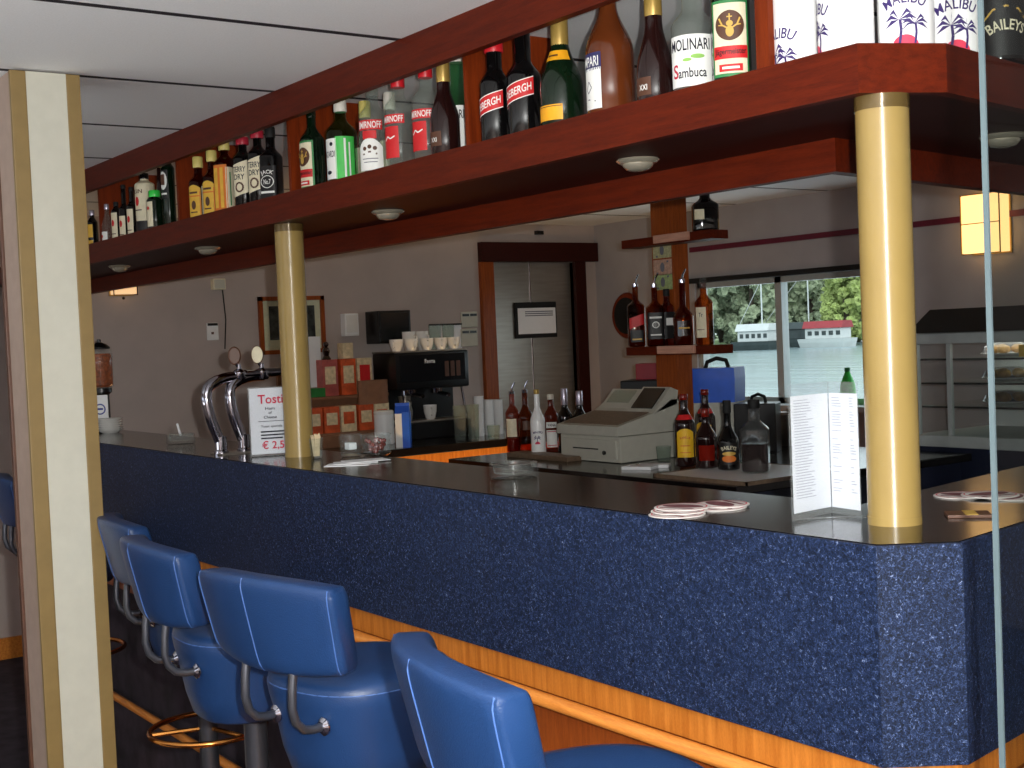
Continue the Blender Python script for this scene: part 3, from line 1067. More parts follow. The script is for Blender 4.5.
def vodka(u, label, rz, v=1, capm='redcap', R=.034, dz=0.0):
    if v == 1:
        L = [dict(z=(.102 + dz, .124 + dz), w=.066, m='lred', d=[('lettering', 'lwhite', T('SMIRNOFF', 0, 0, .060, .015))]),
             dict(z=(.03, .096 + dz), w=.046, m='lred', a=-.15, d=[('emblem', 'lwhite', Decal().stroke([(-.016, .004), (-.006, .014), (.002, .008), (.014, .014)], .003))])]
    else:
        L = [dict(z=(.114, .138), w=.068, m='lred', d=[('lettering', 'lwhite', T('SMIRNOFF', 0, 0, .062, .017))]),
             dict(z=(.016, .094), w=.066, m='lwhite', arch=.022, d=[('emblem', 'lbrown', Decal().disc(-.013, .014, .005).disc(0, .018, .005).disc(.013, .014, .005).stroke([(-.018, .0), (0, .006), (.018, .0)], .004)), ('printing', 'ink', Decal().rect(-.02, -.012, .02, -.010, 6).rect(-.016, -.020, .018, -.018, 6))]),
             dict(z=(.092, .112), w=.036, m='lred')]
    return bottle('vodka_bottle', label, 'bottle', sb(u, 140), rz, R=R, H=.25, zs=.148, zn=.182, rn=.0145, cap=(.052, capm, 1.15), body='clear', group=G, labels=L)


vodka(374, 'clear vodka bottle with red name and white crest, its cap pale', .72, 2, 'clearthin', .0355)
vodka(400, 'red capped clear vodka bottle left of the shiny one', .42, dz=.008)
vodka(428, 'red capped clear vodka bottle touching the gold necked brown bottle', .42)
bottle('rum_bottle', 'pale green rum bottle with white and green label', 'bottle', sb(342, 150), .58, R=.039, H=.25, zs=.135, zn=.172, rn=.0145, cap=(.062, 'whitecap', 1.15), body='greenc', group=G,
       labels=[dict(z=(.016, .118), w=.044, m='lwhite', a=-.45, d=[('lettering', 'darkink', T('BACARDI', -.002, .012, .040, .016)), ('emblem', 'darkink', Decal().disc(.008, .037, .005)), ('emblem', 'darkink', Decal().disc(-.002, -.034, .009, .005))]),
               dict(z=(.012, .122), w=.052, m='lgreen', a=.72, d=[('printing', 'lwhite', Decal().rect(-.004, -.05, .001, .05).rect(.008, -.045, .012, .04))])])
for u, lb, cm in ((366, 'small bottle with cream cap behind the crested vodka bottle', 'yellowcap'), (391, 'bottle with white cap standing behind the red capped vodkas', 'whitecap')):
    bottle('spirit_bottle', lb, 'bottle', sb(u, 140, 1.74), 0, R=.03, H=.246, zs=.14, zn=.18, rn=.0135, cap=(.045, cm, 1.2), body='clear', group=G, labels=[dict(z=(.04, .12), w=.05, m='lcream')])
# bay with the yellow labelled bottles
for u, lb, H in ((199, 'yellow labelled whisky bottle with yellow cap, leftmost of its pair', .204), (213, 'yellow labelled whisky bottle with yellow cap, right one of the pair', .208)):
    bottle('whisky_bottle', lb, 'bottle', sb(u, 190), .45, R=.026, H=H, zs=.122, zn=.152, rn=.012, cap=(.034, 'yellowcap', 1.35), body='amber', sq=3.5, group=G,
           labels=[dict(z=(.012, .115), w=.046, m='lyellow', arch=.012, d=[('border', 'lorange', Decal().rect(-.02, .014, .02, .018, 6).rect(-.022, -.045, -.0195, .03).rect(.0195, -.045, .022, .03)), ('emblem', 'lbrown', Decal().disc(0, -.012, .008, .014)), ('printing', 'lbrown', Decal().rect(-.014, .024, .014, .030, 4).rect(-.012, -.036, .012, -.032, 4))]),
                   dict(z=(.012, .11), w=.03, m='lcream', a=PI / 2)])
bottle('whisky_bottle', 'taller orange and cream labelled bottle with yellow cap', 'bottle', sb(226, 190), .5, R=.028, H=.23, zs=.155, zn=.185, rn=.012, cap=(.035, 'yellowcap', 1.4), body='amber', sq=4, group=G,
       labels=[dict(z=(.012, .150), w=.045, m='lorange', d=[('border', 'lyellow', Decal().rect(-.018, -.06, -.006, .06, 3).rect(.002, -.06, .012, .06, 3))]), dict(z=(.012, .142), w=.045, m='lcream', a=PI / 2 - .1, d=[('printing', 'ldkgreen', Decal().rect(-.012, -.05, -.008, .05).rect(.006, -.05, .009, .05))])])
bottle('spirit_bottle', 'slim dark bottle at the left end of the yellow capped ones', 'bottle', sb(189, 200, 1.62), 0, R=.022, H=.17, zs=.11, zn=.14, rn=.011, cap=(.02, 'blackm', 1.1), body='brownd', group=G, labels=[dict(z=(.04, .09), w=.03, m='lbrown')])
for u, lb, dz in ((244, 'clear bottle with crimson cap and slanted cream label, left of two', 0), (259, 'clear bottle with crimson cap and slanted cream label, right of two', .004)):
    bottle('brandy_bottle', lb, 'bottle', sb(u, 180), .62, R=.027, H=.214 + dz, zs=.15, zn=.178, rn=.012, cap=(.022, 'pinkcap', 1.6), body='blackg', sq=2.6, group=G,
           labels=[dict(z=(.044, .138), w=.05, m='lcream', slant=.3, d=[('lettering', 'darkink', T('TERRY', 0, .028, .038, .016)), ('lettering', 'darkink', T('DRY', .0, .006, .032, .016)), ('emblem', 'lbrown', Decal().stroke([(.011 * math.cos(i * PI / 8), -.024 + .013 * math.sin(i * PI / 8)) for i in range(17)], .005))])])
bottle('whiskey_bottle', 'square black labelled bottle at the right end of the yellow bay', 'bottle', sb(272, 180), .62, R=.027, H=.215, zs=.13, zn=.16, rn=.013, cap=(.03, 'blackm', 1.15), body='blackg', sq=5, group=G,
       labels=[dict(z=(.012, .104), w=.048, m='lblack', d=[('lettering', 'lwhite', T('JACK', 0, .028, .034, .014, arc=.04)), ('lettering', 'lwhite', T('No.7', 0, .002, .02, .014)), ('emblem', 'lwhite', Decal().stroke([(.017 * math.cos(i * PI / 8), .002 + .017 * math.sin(i * PI / 8)) for i in range(17)], .002)), ('printing', 'lwhite', Decal().rect(-.018, -.030, .018, -.024, 5))])])
# far left bays
bottle('spirit_bottle', 'bottle with white oval label standing beside the far divider', 'bottle', sb(169, 200, 1.60), .4, R=.022, H=.24, zs=.20, zn=.22, rn=.013, cap=(.012, 'blackm', 1.1), body='greend', group=G, seg=20,
       labels=[dict(z=(.10, .195), w=.034, m='lblack', d=[('emblem', 'lwhite', Decal().disc(0, .012, .014, .030)), ('printing', 'lwhite', Decal().rect(-.012, -.034, .012, -.028, 3))]), dict(z=(.145, .18), w=.014, m='lbrown', lift=.003)])
bottle('spirit_bottle', 'slender brown tapering bottle next to the oval labelled one', 'bottle', sb(162, 205, 1.60), 0, R=.019, H=.225, zs=.05, zn=.21, rn=.011, cap=(.014, 'gold', 1.1), body='brownd', group=G, curve=.3, seg=20)
bottle('gin_bottle', 'green bottle with cream label in the far bay', 'bottle', sb(155.5, 215, 1.565), .45, R=.026, H=.132, zs=.098, zn=.115, rn=.016, cap=(.022, 'greenpet', 1.2), body='greend', group=G, seg=20,
       labels=[dict(z=(.012, .094), w=.036, m='lcream', a=-.25, d=[('emblem', 'lred', Decal().disc(0, .02, .006))])])
bottle('vermouth_bottle', 'tall cream labelled bottle with dark neck in the far bay', 'bottle', sb(146, 215, 1.605), .4, R=.033, H=.215, zs=.176, zn=.192, rn=.014, cap=(.02, 'blackg', 1.1), body='lcream', group=G, seg=24,
       labels=[dict(z=(.07, .172), w=.06, m='lcream', d=[('printing', 'lbrown', T('GIN', 0, .03, .036, .014)), ('emblem', 'lred', Decal().disc(-.004, -.004, .009, .016)), ('printing', 'lbrown', Decal().rect(-.02, -.036, .014, -.032, 5))]), dict(z=(.0, .05), w=.2, m='lblack', ny=3)])
for u, lb, hh, lt in ((117, 'dark bottle with cream label, leftmost of three alike', .148, .108), (125, 'dark bottle with low cream label, middle of three alike', .20, .088), (133, 'dark bottle with cream label, rightmost of three alike', .182, .104)):
    bottle('wine_bottle', lb, 'bottle', sb(u, 225), .4, R=.0185, H=hh, zs=.112, zn=.132, rn=.008, cap=(.014, 'blackm', 1.1), body='blackg', group=G, seg=18,
           labels=[dict(z=(.012, lt), w=.034, m='lcream', d=[('emblem', 'lred', Decal().disc(0, .01, .006, .012)), ('printing', 'lbrown', Decal().rect(-.01, -.03, .01, -.027, 3))])])
bottle('spirit_bottle', 'small clear bottle with white and red label in the far bay', 'bottle', sb(108, 235, 1.59), .3, R=.021, H=.148, zs=.06, zn=.12, rn=.008, cap=(.02, 'silver', 1.1), body='clear', group=G, seg=18, labels=[dict(z=(.012, .046), w=.036, m='lwhite', d=[('emblem', 'lred', Decal().disc(-.006, 0, .006))])])
for u, lb, m1, m2 in ((86, 'blue and green labelled bottle showing beside the pillar', 'lblue', 'greend'), (93, 'yellow labelled dark bottle beside the farthest shelf divider', 'lyellow', 'blackg')):
    bottle('spirit_bottle', lb, 'bottle', sb(u, 235, 1.61), .4, R=.02, H=.15, zs=.10, zn=.125, rn=.009, cap=(.02, 'silver', 1.1), body=m2, group=G, seg=18, labels=[dict(z=(.012, .034), w=.034, m='lyellow'), dict(z=(.045, .095), w=.034, m=m1)])
for u, lb, y in ((1000, 'black bottle with arched gold lettering seen through the glass edge', 1.87), (1033, 'black bottle cut by the right picture border on the shelf', 1.97)):
    p = ony(u, 40, y)
    bottle('cream_liqueur_bottle', lb, 'bottle', (p.x, y, ZB), .85, R=.04, H=.255, zs=.11, zn=.175, rn=.014, cap=(.04, 'blackm', 1.15), body='blackg', group=G,
           labels=[dict(z=(.008, .10), w=.075, m='lblack', d=[('lettering', 'lcream', T('BAILEYS', 0, .002, .062, .017, arc=.06)), ('border', 'goldl', Decal().stroke([(-.036, .01), (-.02, .026), (0, .031), (.02, .026), (.036, .01)], .003))])])

# ------------------------------------------------------------------ things on the bar counter
ZT = 1.10


def ashtray(p, label, r, h):
    a = thing('glass_ashtray', label, 'ashtray', (p.x, p.y, ZT), 0, 'ashtrays on the bar')
    MB().lathe([(r * .9, 0), (r, .004), (r, h), (r * .88, h + .001), (r * .8, .012), (.002, .01)], seg=30).build('bowl', M['clearthin'], a, smooth=50)
    n = MB()
    for i in range(3):
        an = .6 + i * 2 * PI / 3
        n.box((r * .86 * math.cos(an) - .006, r * .86 * math.sin(an) - .006, h - .006), (r * .86 * math.cos(an) + .006, r * .86 * math.sin(an) + .006, h + .002), .002)
    n.build('cigarette_rest', M['clearthin'], a)
    return a


ashtray(onz(514, 478, ZT), 'clear glass ashtray on the bar before the cash register', .052, .032)
a2 = ashtray(onz(172, 445, ZT) + Vector((0, .03, 0)), 'small brownish glass ashtray holding a stub, left of taps', .045, .034)
cg = MB().tube([(0, 0, .03), (-.05, .01, .062)], .004, 8).build('cigarette', M['paper'], None, loc=a2.location)
tag(cg, 'white cigarette resting on the far ashtray', 'cigarette')

# double beer tap
tp = thing('beer_tap', 'curved chrome double beer tap with two oval badges', 'tap', (-3.50, 1.60, ZT))
for k, (u, yb) in enumerate(((211, 0), (236, .03))):
    b0 = Vector((-3.50, 1.445 + k * .07, ZT))
    pts = []
    for i in range(15):
        t = i / 14
        # rises forward, bows out to the left, then sweeps over to the right
        yy = b0.y + .012 - .035 * math.sin(PI * min(1, t * 1.15)) + .105 * max(0, t - .55) ** 1.4 * 2.2
        zz = ZT + .03 + .188 * math.sin(PI / 2 * min(1, t * 1.12))
        pts.append((b0.x + .01 - .01 * t, yy, zz))
    MB().tube(pts, .0155, 14).build('neck', M['chrome'], tp, world=True, smooth=60)
    MB().lathe([(.021, 0), (.021, .01), (.0175, .014), (.0175, .05), (.015, .052)], (b0.x + .01, b0.y + .012, ZT), 18).build('foot', M['chrome'], tp, world=True)
    e = pts[-1]
    hx, hy, hz = e[0], e[1] - .005, e[2]
    MB().lathe([(.018, -.012), (.022, -.004), (.022, .012), (.012, .02), (.007, .022), (.006, .035)], (hx, hy, hz), 16).build('valve', M['chrome'], tp, world=True)
    MB().tube([(hx, hy - .002, hz + .028), (hx, hy - .008, hz + .038)], .0055, 8).build('handle', M['chrome'], tp, world=True)
    bd = MB().lathe([(.0145, -.004), (.016, -.002), (.016, .002), (.0145, .004)], seg=26)
    bmesh.ops.scale(bd.b, verts=bd.b.verts, vec=(1, 1.55, 1))
    bd.turn(PI / 2, 'X').spin(1.2).shift((hx, hy - .012, hz + .06))
    bdo = bd.build('badge', M['lbrown' if k == 0 else 'lcream'], tp, world=True)
    q = [Vector((.0165 * math.cos(2 * PI * i / 28), 0, .0248 * math.sin(2 * PI * i / 28))) for i in range(28)]
    MB().tube(q, .0022, 6, closed=True).spin(1.2).shift((hx, hy - .012, hz + .06)).build('badge_rim', M['lbrown'], tp, world=True)
MB().tube([(-3.495, 1.52, ZT + .223), (-3.495, 1.68, ZT + .226), (-3.49, 1.70, ZT + .15), (-3.49, 1.70, ZT)], .014, 12).build('supply_pipe', M['chrome'], tp, world=True, smooth=60)
MB().box((-3.53, 1.44, ZT), (-3.44, 1.62, ZT + .004), .001).build('drip_plate', M['stain'], tp, world=True, smooth=0)

# toasted sandwich sign in an acrylic stand
sg = thing('table_sign', 'acrylic stand with white price card, tucked behind the column', 'sign', (-3.295, 1.535, ZT), 1.28)
MB().box((-.07, -.004, 0), (.07, -.002, .19)).box((-.07, .002, 0), (.07, .004, .19)).box((-.07, -.03, 0), (.07, .05, .003)).build('holder', M['seethru'], sg, smooth=0)
cdp = MB().box((-.0665, -.0018, .006), (.0665, .0018, .187)).build('card', M['paper'], sg, smooth=0)
pf = on_plane((0, -.0045, .095), (1, 0, 0), (0, 0, 1))
Decal().text("Tosti's", .0, .062, .088, .026).text('€ 2,50', .0, -.066, .076, .026).build('lettering', M['redink'], cdp, pf)
Decal().text('Ham', -.012, .036, .026, .008).text('of', -.012, .024, .01, .007).text('Cheese', -.012, .012, .036, .008).rect(-.045, .0, .045, .0015).text('Toast specials', -.01, -.014, .058, .008).rect(-.04, -.03, .03, -.026).rect(-.04, -.039, .036, -.035).rect(-.04, -.048, .02, -.044).build('lettering', M['darkink'], cdp, pf)

# folded menu in an acrylic holder
PL, PMd, PR = onz(792, 521, ZT), onz(832, 513, ZT), onz(862, 517.5, ZT)
mh = thing('menu_holder', 'folded acrylic menu holder with white price list beside corner column', 'menu', (PMd.x, PMd.y, ZT))
HM = .208


def leaf_panel(a, b, nrm, th, z0, z1, name, m_, parent, inset=0):
    d = (b - a).normalized()
    a2_, b2_ = a + d * inset, b - d * inset
    return MB().prism([a2_ + nrm * 0, b2_ + nrm * 0, b2_ + nrm * th, a2_ + nrm * th], z0, z1).build(name, m_, parent, world=True, smooth=0)


for a, b, cols_ in ((PL, PMd, ((-.030, .012), )), (PMd, PR, ((-.018, -.006), (.012, .006)))):
    d = (b - a).normalized()
    n = Vector((d.y, -d.x, 0))
    leaf_panel(a, b, n, .0015, ZT, ZT + HM, 'cover', M['seethru'], mh)
    pg = leaf_panel((a + d * .008 if a is PL else a) - n * .001, (b if a is PL else b - d * .004) - n * .001, -n, .0008, ZT + .010, ZT + HM - .018, 'page', M['paper'], mh, .0)
    L = (b - a).length
    dc = Decal()
    random.seed(3)
    y = .078
    while y > -.075:
        if a is PL:
            dc.rect(-L * .36, y, -L * .36 + L * random.uniform(.3, .5), y + .0012)
        elif random.random() < .8:
            dc.rect(-L * .42, y, -L * .42 + L * random.uniform(.18, .34), y + .0013)
            dc.rect(L * .18, y, L * .18 + L * random.uniform(.08, .2), y + .0013)
        y -= .0043
    mid = (a + b) / 2 - n * .0008 - mh.location
    mid.z = HM / 2
    dc.build('printing', M['palegrey'], pg, on_plane(mid, d, (0, 0, 1)))
leaf_panel(PL, PR, Vector((0, 1, 0)), .02, ZT, ZT + .002, 'foot', M['seethru'], mh)

# beer mats
def mat_disc(p, z, label, k, grp):
    c = thing('beer_mat', label, 'coaster', (p.x, p.y, ZT + z), k, grp)
    MB().lathe([(.0445, 0), (.046, .0005), (.046, .0018), (.0445, .0023)], seg=36).build('card', M['coasterw'], c)
    d = Decal()
    d.disc(0, .004, .036, .018, n=24).rect(-.03, -.026, .03, -.018)
    d.build('printing', M['coasterp'], c, lambda x, y: (x, y, .0027))
    d2 = Decal().stroke([(.041 * math.cos(i * PI / 16), .041 * math.sin(i * PI / 16)) for i in range(33)], .002)
    d2.build('border', M['redink'], c, lambda x, y: (x, y, .0026))
    return c


gm = 'beer mats on the bar front'
for (u, v), z, lb, k in (((677, 515), 0, 'white round beer mat lowest of the pile by the menu', .2), ((679, 513), .0026, 'white round beer mat second from bottom in the pile', 1.0),
                         ((719, 508), 0, 'white round beer mat lying flat at the right of the pile', 2.2), ((722, 506.5), .0026, 'white round beer mat on top of the right one', 2.9),
                         ((682, 511), .0052, 'white round beer mat topmost of the left stack', .4)):
    mat_disc(onz(u, v, ZT), z, lb, k, gm)
gm = 'beer mats behind the corner column'
for (u, v), z, lb, k in (((962, 496), 0, 'beer mat lying left of the glass edge', .4), ((990, 497), .0026, 'beer mat crossing behind the glass edge', 1.2), ((1014, 498), 0, 'beer mat seen through the glass at the picture border', 2)):
    mat_disc(onz(u, v, ZT), z, lb, k, gm)
mb = thing('matchbook', 'small dark and gold matchbook on the counter near the column', 'matchbook', tuple(onz(968, 516, ZT)), .75)
MB().box((-.032, -.024, 0), (.032, .024, .005), .001).build('cover', M['lbrown'], mb, smooth=0)
MB().box((-.006, -.024, .005), (.012, .024, .0056)).build('band', M['goldl'], mb, smooth=0)

# toothpick glass, sugar bowl, papers by the column
p = onz(317, 459, ZT)
tg = thing('toothpick_glass', 'little glass of wooden picks right of the tap column', 'glass', (p.x, p.y, ZT))
MB().lathe([(.014, 0), (.016, .004), (.019, .055), (.0175, .055), (.014, .008)], seg=20).build('glass', M['clearthin'], tg)
k_ = MB()
for i in range(26):
    a, r = random.uniform(0, 6.28), random.uniform(0, .012)
    k_.tube([(r * .7 * math.cos(a), r * .7 * math.sin(a), .008), (r * 1.2 * math.cos(a), r * 1.2 * math.sin(a), random.uniform(.058, .068))], .0013, 5)
k_.build('pick', M['creamtea'], tg)['kind'] = 'stuff'
p = onz(341, 458, ZT)
sj = thing('glass_jar', 'squat glass jar with white packets beside the toothpicks', 'jar', (p.x, p.y + .03, ZT))
MB().lathe([(.024, 0), (.029, .004), (.031, .05), (.027, .062), (.0255, .062), (.028, .048), (.026, .006)], seg=24).build('jar', M['clearthin'], sj, smooth=50)
MB().box((-.015, -.01, .02), (.012, .012, .038), .002).build('packet', M['paper'], sj, smooth=0)
p = onz(360, 457, ZT)
sj = thing('glass_bowl', 'glass bowl of dark sweets next to the squat jar', 'bowl', (p.x, p.y + .05, ZT))
MB().lathe([(.03, 0), (.038, .004), (.042, .055), (.04, .058), (.036, .01)], seg=26).build('bowl', M['clearthin'], sj, smooth=50)
k_ = MB()
for i in range(30):
    a, r = random.uniform(0, 6.28), random.uniform(0, .027)
    k_.ball((r * math.cos(a), r * math.sin(a), random.uniform(.012, .045)), .007, 1)
k_.build('sweets', M['redg'], sj)['kind'] = 'stuff'
for i, (u, v, r, lb) in enumerate(((345, 465, .3, 'white leaflet lying undermost beside the tap column'), (352, 463.5, .5, 'white leaflet lying middle of the three by the column'), (362, 462, .75, 'white leaflet lying on top of the other two'))):
    p = onz(u, v, ZT)
    l_ = MB().box((-.055, -.036, 0), (.055, .036, .0012)).build('leaflet', M['paper'], None, loc=(p.x, p.y + .01, ZT + i * .0014), rz=r + .6, smooth=0)
    tag(l_, lb, 'leaflet', 'leaflets on the bar')

# plates and nut dispenser at the far end of the bar
pp = onz(108, 433, ZT)
for i in range(6):
    q = thing('saucer', 'white saucer, ' + ('lowest', 'second from below', 'third from below', 'fourth from below', 'fifth from below', 'topmost')[i] + ' in the pile at the far bar end', 'saucer', (pp.x, 1.60, ZT + i * .0085), 0, 'saucers stacked at the far end')
    MB().lathe([(.028, 0), (.03, .002), (.048, .011), (.05, .013), (.047, .0128), (.029, .005), (.002, .004)], seg=28).build('dish', M['china'], q)
nd = thing('nut_dispenser', 'countertop nut dispenser with brown filled globe on black stand', 'dispenser', (-5.07, 1.635, ZT))
MB().lathe([(.035, 0), (.036, .006), (.03, .012), (.028, .14), (.04, .15), (.04, .165)], seg=24).build('stand', M['black'], nd)
sg_ = MB().box((-.03, -.034, .03), (.03, -.028, .14), .002).spin(1.0).build('front_plate', M['white'], nd)
Decal().stroke([(.019 * math.cos(i * PI / 12), .019 * math.sin(i * PI / 12)) for i in range(25)], .005).rect(-.011, -.003, .011, .004).build('emblem', M['bluein'], sg_, lambda x, y: Matrix.Rotation(1.0, 3, 'Z') @ Vector((x, -.035, .085 + y)))
MB().lathe([(.036, .17), (.044, .178), (.046, .28), (.04, .30), (.002, .301)], seg=26).build('nuts', M['nuts'], nd)
MB().lathe([(.038, .165), (.048, .175), (.05, .285), (.045, .315), (.03, .33)], seg=26).build('globe', M['clearthin'], nd, smooth=50)
MB().lathe([(.04, .318), (.041, .325), (.03, .335), (.008, .345), (.008, .355), (.002, .358)], seg=24).build('lid', M['black'], nd)

# ------------------------------------------------------------------ working counters behind the bar
ZL = .885
wc = thing('side_counter', 'dark topped counter along the end wall carrying the coffee machine', 'counter', (-5.95, 3.0, 0))
MB().box((WX + .005, 1.75, ZL - .04), (-5.38, 4.22, ZL), .003).build('worktop', M['top'], wc, world=True, smooth=0)
MB().box((WX + .005, 1.78, .08), (-5.44, 4.19, ZL - .04)).build('cabinet', M['oak'], wc, world=True, smooth=0)
MB().box((WX + .005, 1.80, 0), (-5.5, 4.17, .08)).build('plinth', M['blackm'], wc, world=True, smooth=0)
ic = thing('island_counter', 'low dark counter behind the bar carrying register and bottles', 'counter', (-4.1, 3.6, 0))
MB().box((-4.72, 3.0, ZL - .03), (-3.0, 4.25, ZL), .003).build('worktop', M['top'], ic, world=True, smooth=0)
MB().box((-4.69, 3.04, 0), (-3.03, 4.22, ZL - .03)).build('cabinet', M['navy'], ic, world=True, smooth=0)

# cash register
pr_ = onz(621, 464, ZL)
rg = thing('cash_register', 'beige grey cash register with slanted keyboard and raised display', 'cash register', (pr_.x - .19, pr_.y + .17, ZL), 0)
MB().box((-.19, -.17, .002), (.19, .14, .105), .004).build('drawer_unit', M['register'], rg, smooth=0)
MB().box((-.17, -.176, .016), (.17, -.168, .09), .002).build('cash_drawer', M['register'], rg, smooth=0)
MB().box((-.10, -.178, .05), (.06, -.1755, .055)).build('slot', M['blackm'], rg, smooth=0)
MB().lathe([(.008, 0), (.009, .006)], seg=12).turn(PI / 2, 'X').shift((.10, -.176, .04)).build('lock', M['black'], rg)
MB().extr([(-.185, .108), (.14, .108), (.14, .235), (.10, .235), (.02, .19), (-.185, .145)], 'yz', -.195, .195).build('housing', M['register'], rg, smooth=0)
kb = MB()
kb.extr([(-.165, .1505), (.0, .1875), (.0, .191), (-.165, .154)], 'yz', -.17, .17)
kb.build('keyboard', M['regdark'], rg, smooth=0)
MB().extr([(.03, .2), (.10, .2), (.13, .262), (.105, .275)], 'yz', -.17, .02).build('display_hood', M['register'], rg, smooth=0)
MB().extr([(.042, .222), (.092, .268), (.09, .27), (.04, .224)], 'yz', -.14, 0).build('display', M['clear'], rg, smooth=0)
MB().extr([(.0, .185), (.13, .215), (.14, .27), (.10, .285)], 'yz', .03, .195).build('printer_cover', M['register'], rg, smooth=0)
MB().extr([(.014, .203), (.090, .278), (.087, .281), (.011, .206)], 'yz', .05, .175).build('dark_panel', M['screen'], rg, smooth=0)

# tray with coffee liqueurs
pa, pb, pc_ = onz(663, 473, ZL + .015), onz(761, 478, ZL + .015), onz(788, 469, ZL + .015)
ty = thing('bottle_tray', 'white topped serving tray carrying liqueur bottles beside the register', 'tray', ((pa.x + pb.x) / 2, 3.2, ZL))
tw, t0, t1 = (pb.x - pa.x) / 2 + .03, pa.y - 3.2 - .02, .30
MB().box((-tw + .004, t0 + .004, .004), (tw - .004, t1 - .004, .011), .001).build('tray_top', M['white'], ty, smooth=0)
rm = MB().box((-tw, t0, 0), (tw, t0 + .006, .013)).box((-tw, t1 - .006, 0), (tw, t1, .013)).box((-tw, t0, 0), (-tw + .006, t1, .013)).box((tw - .006, t0, 0), (tw, t1, .013))
rm.build('rim', M['regdark'], ty, smooth=0)
ZY = ZL + .0125


def tb(u, v):
    p = onz(u, v, ZY)
    return (p.x, p.y, ZY)


G2 = 'bottles on the tray beside the register'
kl = [dict(z=(.035, .14), w=.066, m='lkahlua', arch=.014, d=[('lettering', 'redink', T('KAHLÚA', 0, .022, .04, .011, arc=.05)), ('border', 'lorange', Decal().rect(-.018, -.012, .018, -.008, 6).rect(-.02, -.036, .02, -.033, 6))]), dict(z=(.172, .19), w=.12, m='lred', ny=3)]
bottle('coffee_liqueur_bottle', 'brown liqueur bottle with big yellow label on the tray', 'bottle', tb(686, 466), .85, R=.038, H=.265, zs=.15, zn=.215, rn=.0135, cap=(.022, 'redg', 1.15), body='brownd', labels=kl, group=G2)
bottle('coffee_liqueur_bottle', 'brown liqueur bottle half hidden behind, its yellow label peeking out', 'bottle', tb(707, 457), .5, R=.038, H=.265, zs=.15, zn=.215, rn=.0135, cap=(.022, 'redg', 1.15), body='brownd', labels=kl, group=G2)
bottle('liqueur_bottle', 'dark bottle with dark red label and shoulders, middle of the tray', 'bottle', tb(707, 468), .85, R=.04, H=.215, zs=.105, zn=.17, rn=.013, cap=(.03, 'redg', 1.15), body='brownd', group=G2, labels=[dict(z=(.03, .085), w=.06, m='redg')])
bottle('cream_liqueur_bottle', 'black bottle with arched lettering and tan label on tray', 'bottle', tb(729, 469.5), .85, R=.039, H=.245, zs=.09, zn=.165, rn=.0125, cap=(.045, 'blackm', 1.15), body='blackg', group=G2,
       labels=[dict(z=(.02, .098), w=.07, m='lblack', d=[('lettering', 'lcream', T('BAILEYS', 0, .022, .056, .013, arc=.06)), ('printing', 'lorange', Decal().disc(0, -.018, .026, .012)), ('printing', 'goldl', Decal().disc(0, .0, .024, .007))])])
bottle('square_decanter', 'square clear bottle of dark spirit, rightmost on the tray', 'bottle', tb(756, 472), .65, R=.048, H=.25, zs=.145, zn=.185, rn=.019, cap=(.03, 'blackm', 1.1), body='clearthin', sq=5, liquid=('brownd', .1), group=G2,
       labels=[dict(z=(.03, .125), w=.05, m='brownd', a=-PI / 2 + .1), ])
# bottles left of the register
G3 = 'bottles left of the cash register'
def rb(u, v):
    p = onz(u, v, ZL)
    return (p.x, p.y, ZL)


bottle('rose_bottle', 'pink filled clear bottle with pourer, leftmost beside the register', 'bottle', rb(514, 452), .9, R=.032, H=.27, zs=.17, zn=.215, rn=.012, cap=None, body='rose', spout=True, group=G3, labels=[dict(z=(.07, .15), w=.05, m='lcream', a=-.2)], liquid=('redg', .06))
bottle('spirit_bottle', 'amber bottle with pourer between pink and white bottles', 'bottle', rb(527, 452), .9, R=.034, H=.275, zs=.15, zn=.215, rn=.012, cap=None, body='whisky', spout=True, group=G3, labels=[dict(z=(.10, .14), w=.04, m='lbrown', a=.2)])
bottle('rum_bottle', 'white rum bottle with palm sketch beside the register', 'bottle', rb(539, 456), .9, R=.0315, H=.285, zs=.15, zn=.21, rn=.012, cap=(.02, 'gold', 1.05), body='malibu', group=G3, curve=.7,
       labels=[dict(z=(.02, .13), w=.06, m='malibu', d=[('lettering', 'palm', T('MALIBU', 0, .03, .042, .010, arc=.05)), ('emblem', 'palm', Decal().palm(-.004, -.02, .03)), ('emblem', 'sun', Decal().disc(-.002, -.022, .011, a0=0, a1=PI))])])
bottle('spirit_bottle', 'white labelled clear bottle right of the white one', 'bottle', rb(552.5, 452.5), .95, R=.031, H=.255, zs=.16, zn=.205, rn=.0125, cap=(.022, 'whitecap', 1.15), body='rose', group=G3, spout=False,
       labels=[dict(z=(.025, .10), w=.05, m='lwhite', d=[('border', 'redink', Decal().rect(-.02, -.03, .02, -.027, 4).rect(-.02, .03, .02, .033, 4))]), dict(z=(.11, .135), w=.05, m='lwhite', d=[('lettering', 'darkink', T('VANA', 0, 0, .036, .014))])])
bottle('wine_bottle', 'dark bottle with silver foil neck, nearer the white labelled bottle', 'bottle', rb(566, 448), .9, R=.036, H=.27, zs=.14, zn=.19, rn=.0145, cap=(.075, 'silver', 1.08), body='blackg', group=G3)
bottle('wine_bottle', 'dark bottle with silver foil neck, closer to the register', 'bottle', rb(581, 447), .9, R=.036, H=.255, zs=.13, zn=.18, rn=.0145, cap=(.065, 'silver', 1.08), body='blackg', group=G3)
rest = MB().box((0, 0, 0), (.42, .10, .02), .003).build('drip_mat', M['regdark'], None, loc=(-4.68, 3.29, ZL), smooth=0)
rest.location = (-4.55, 3.19, ZL)
tag(rest, 'brown bar mat in front of the register bottles', 'mat')
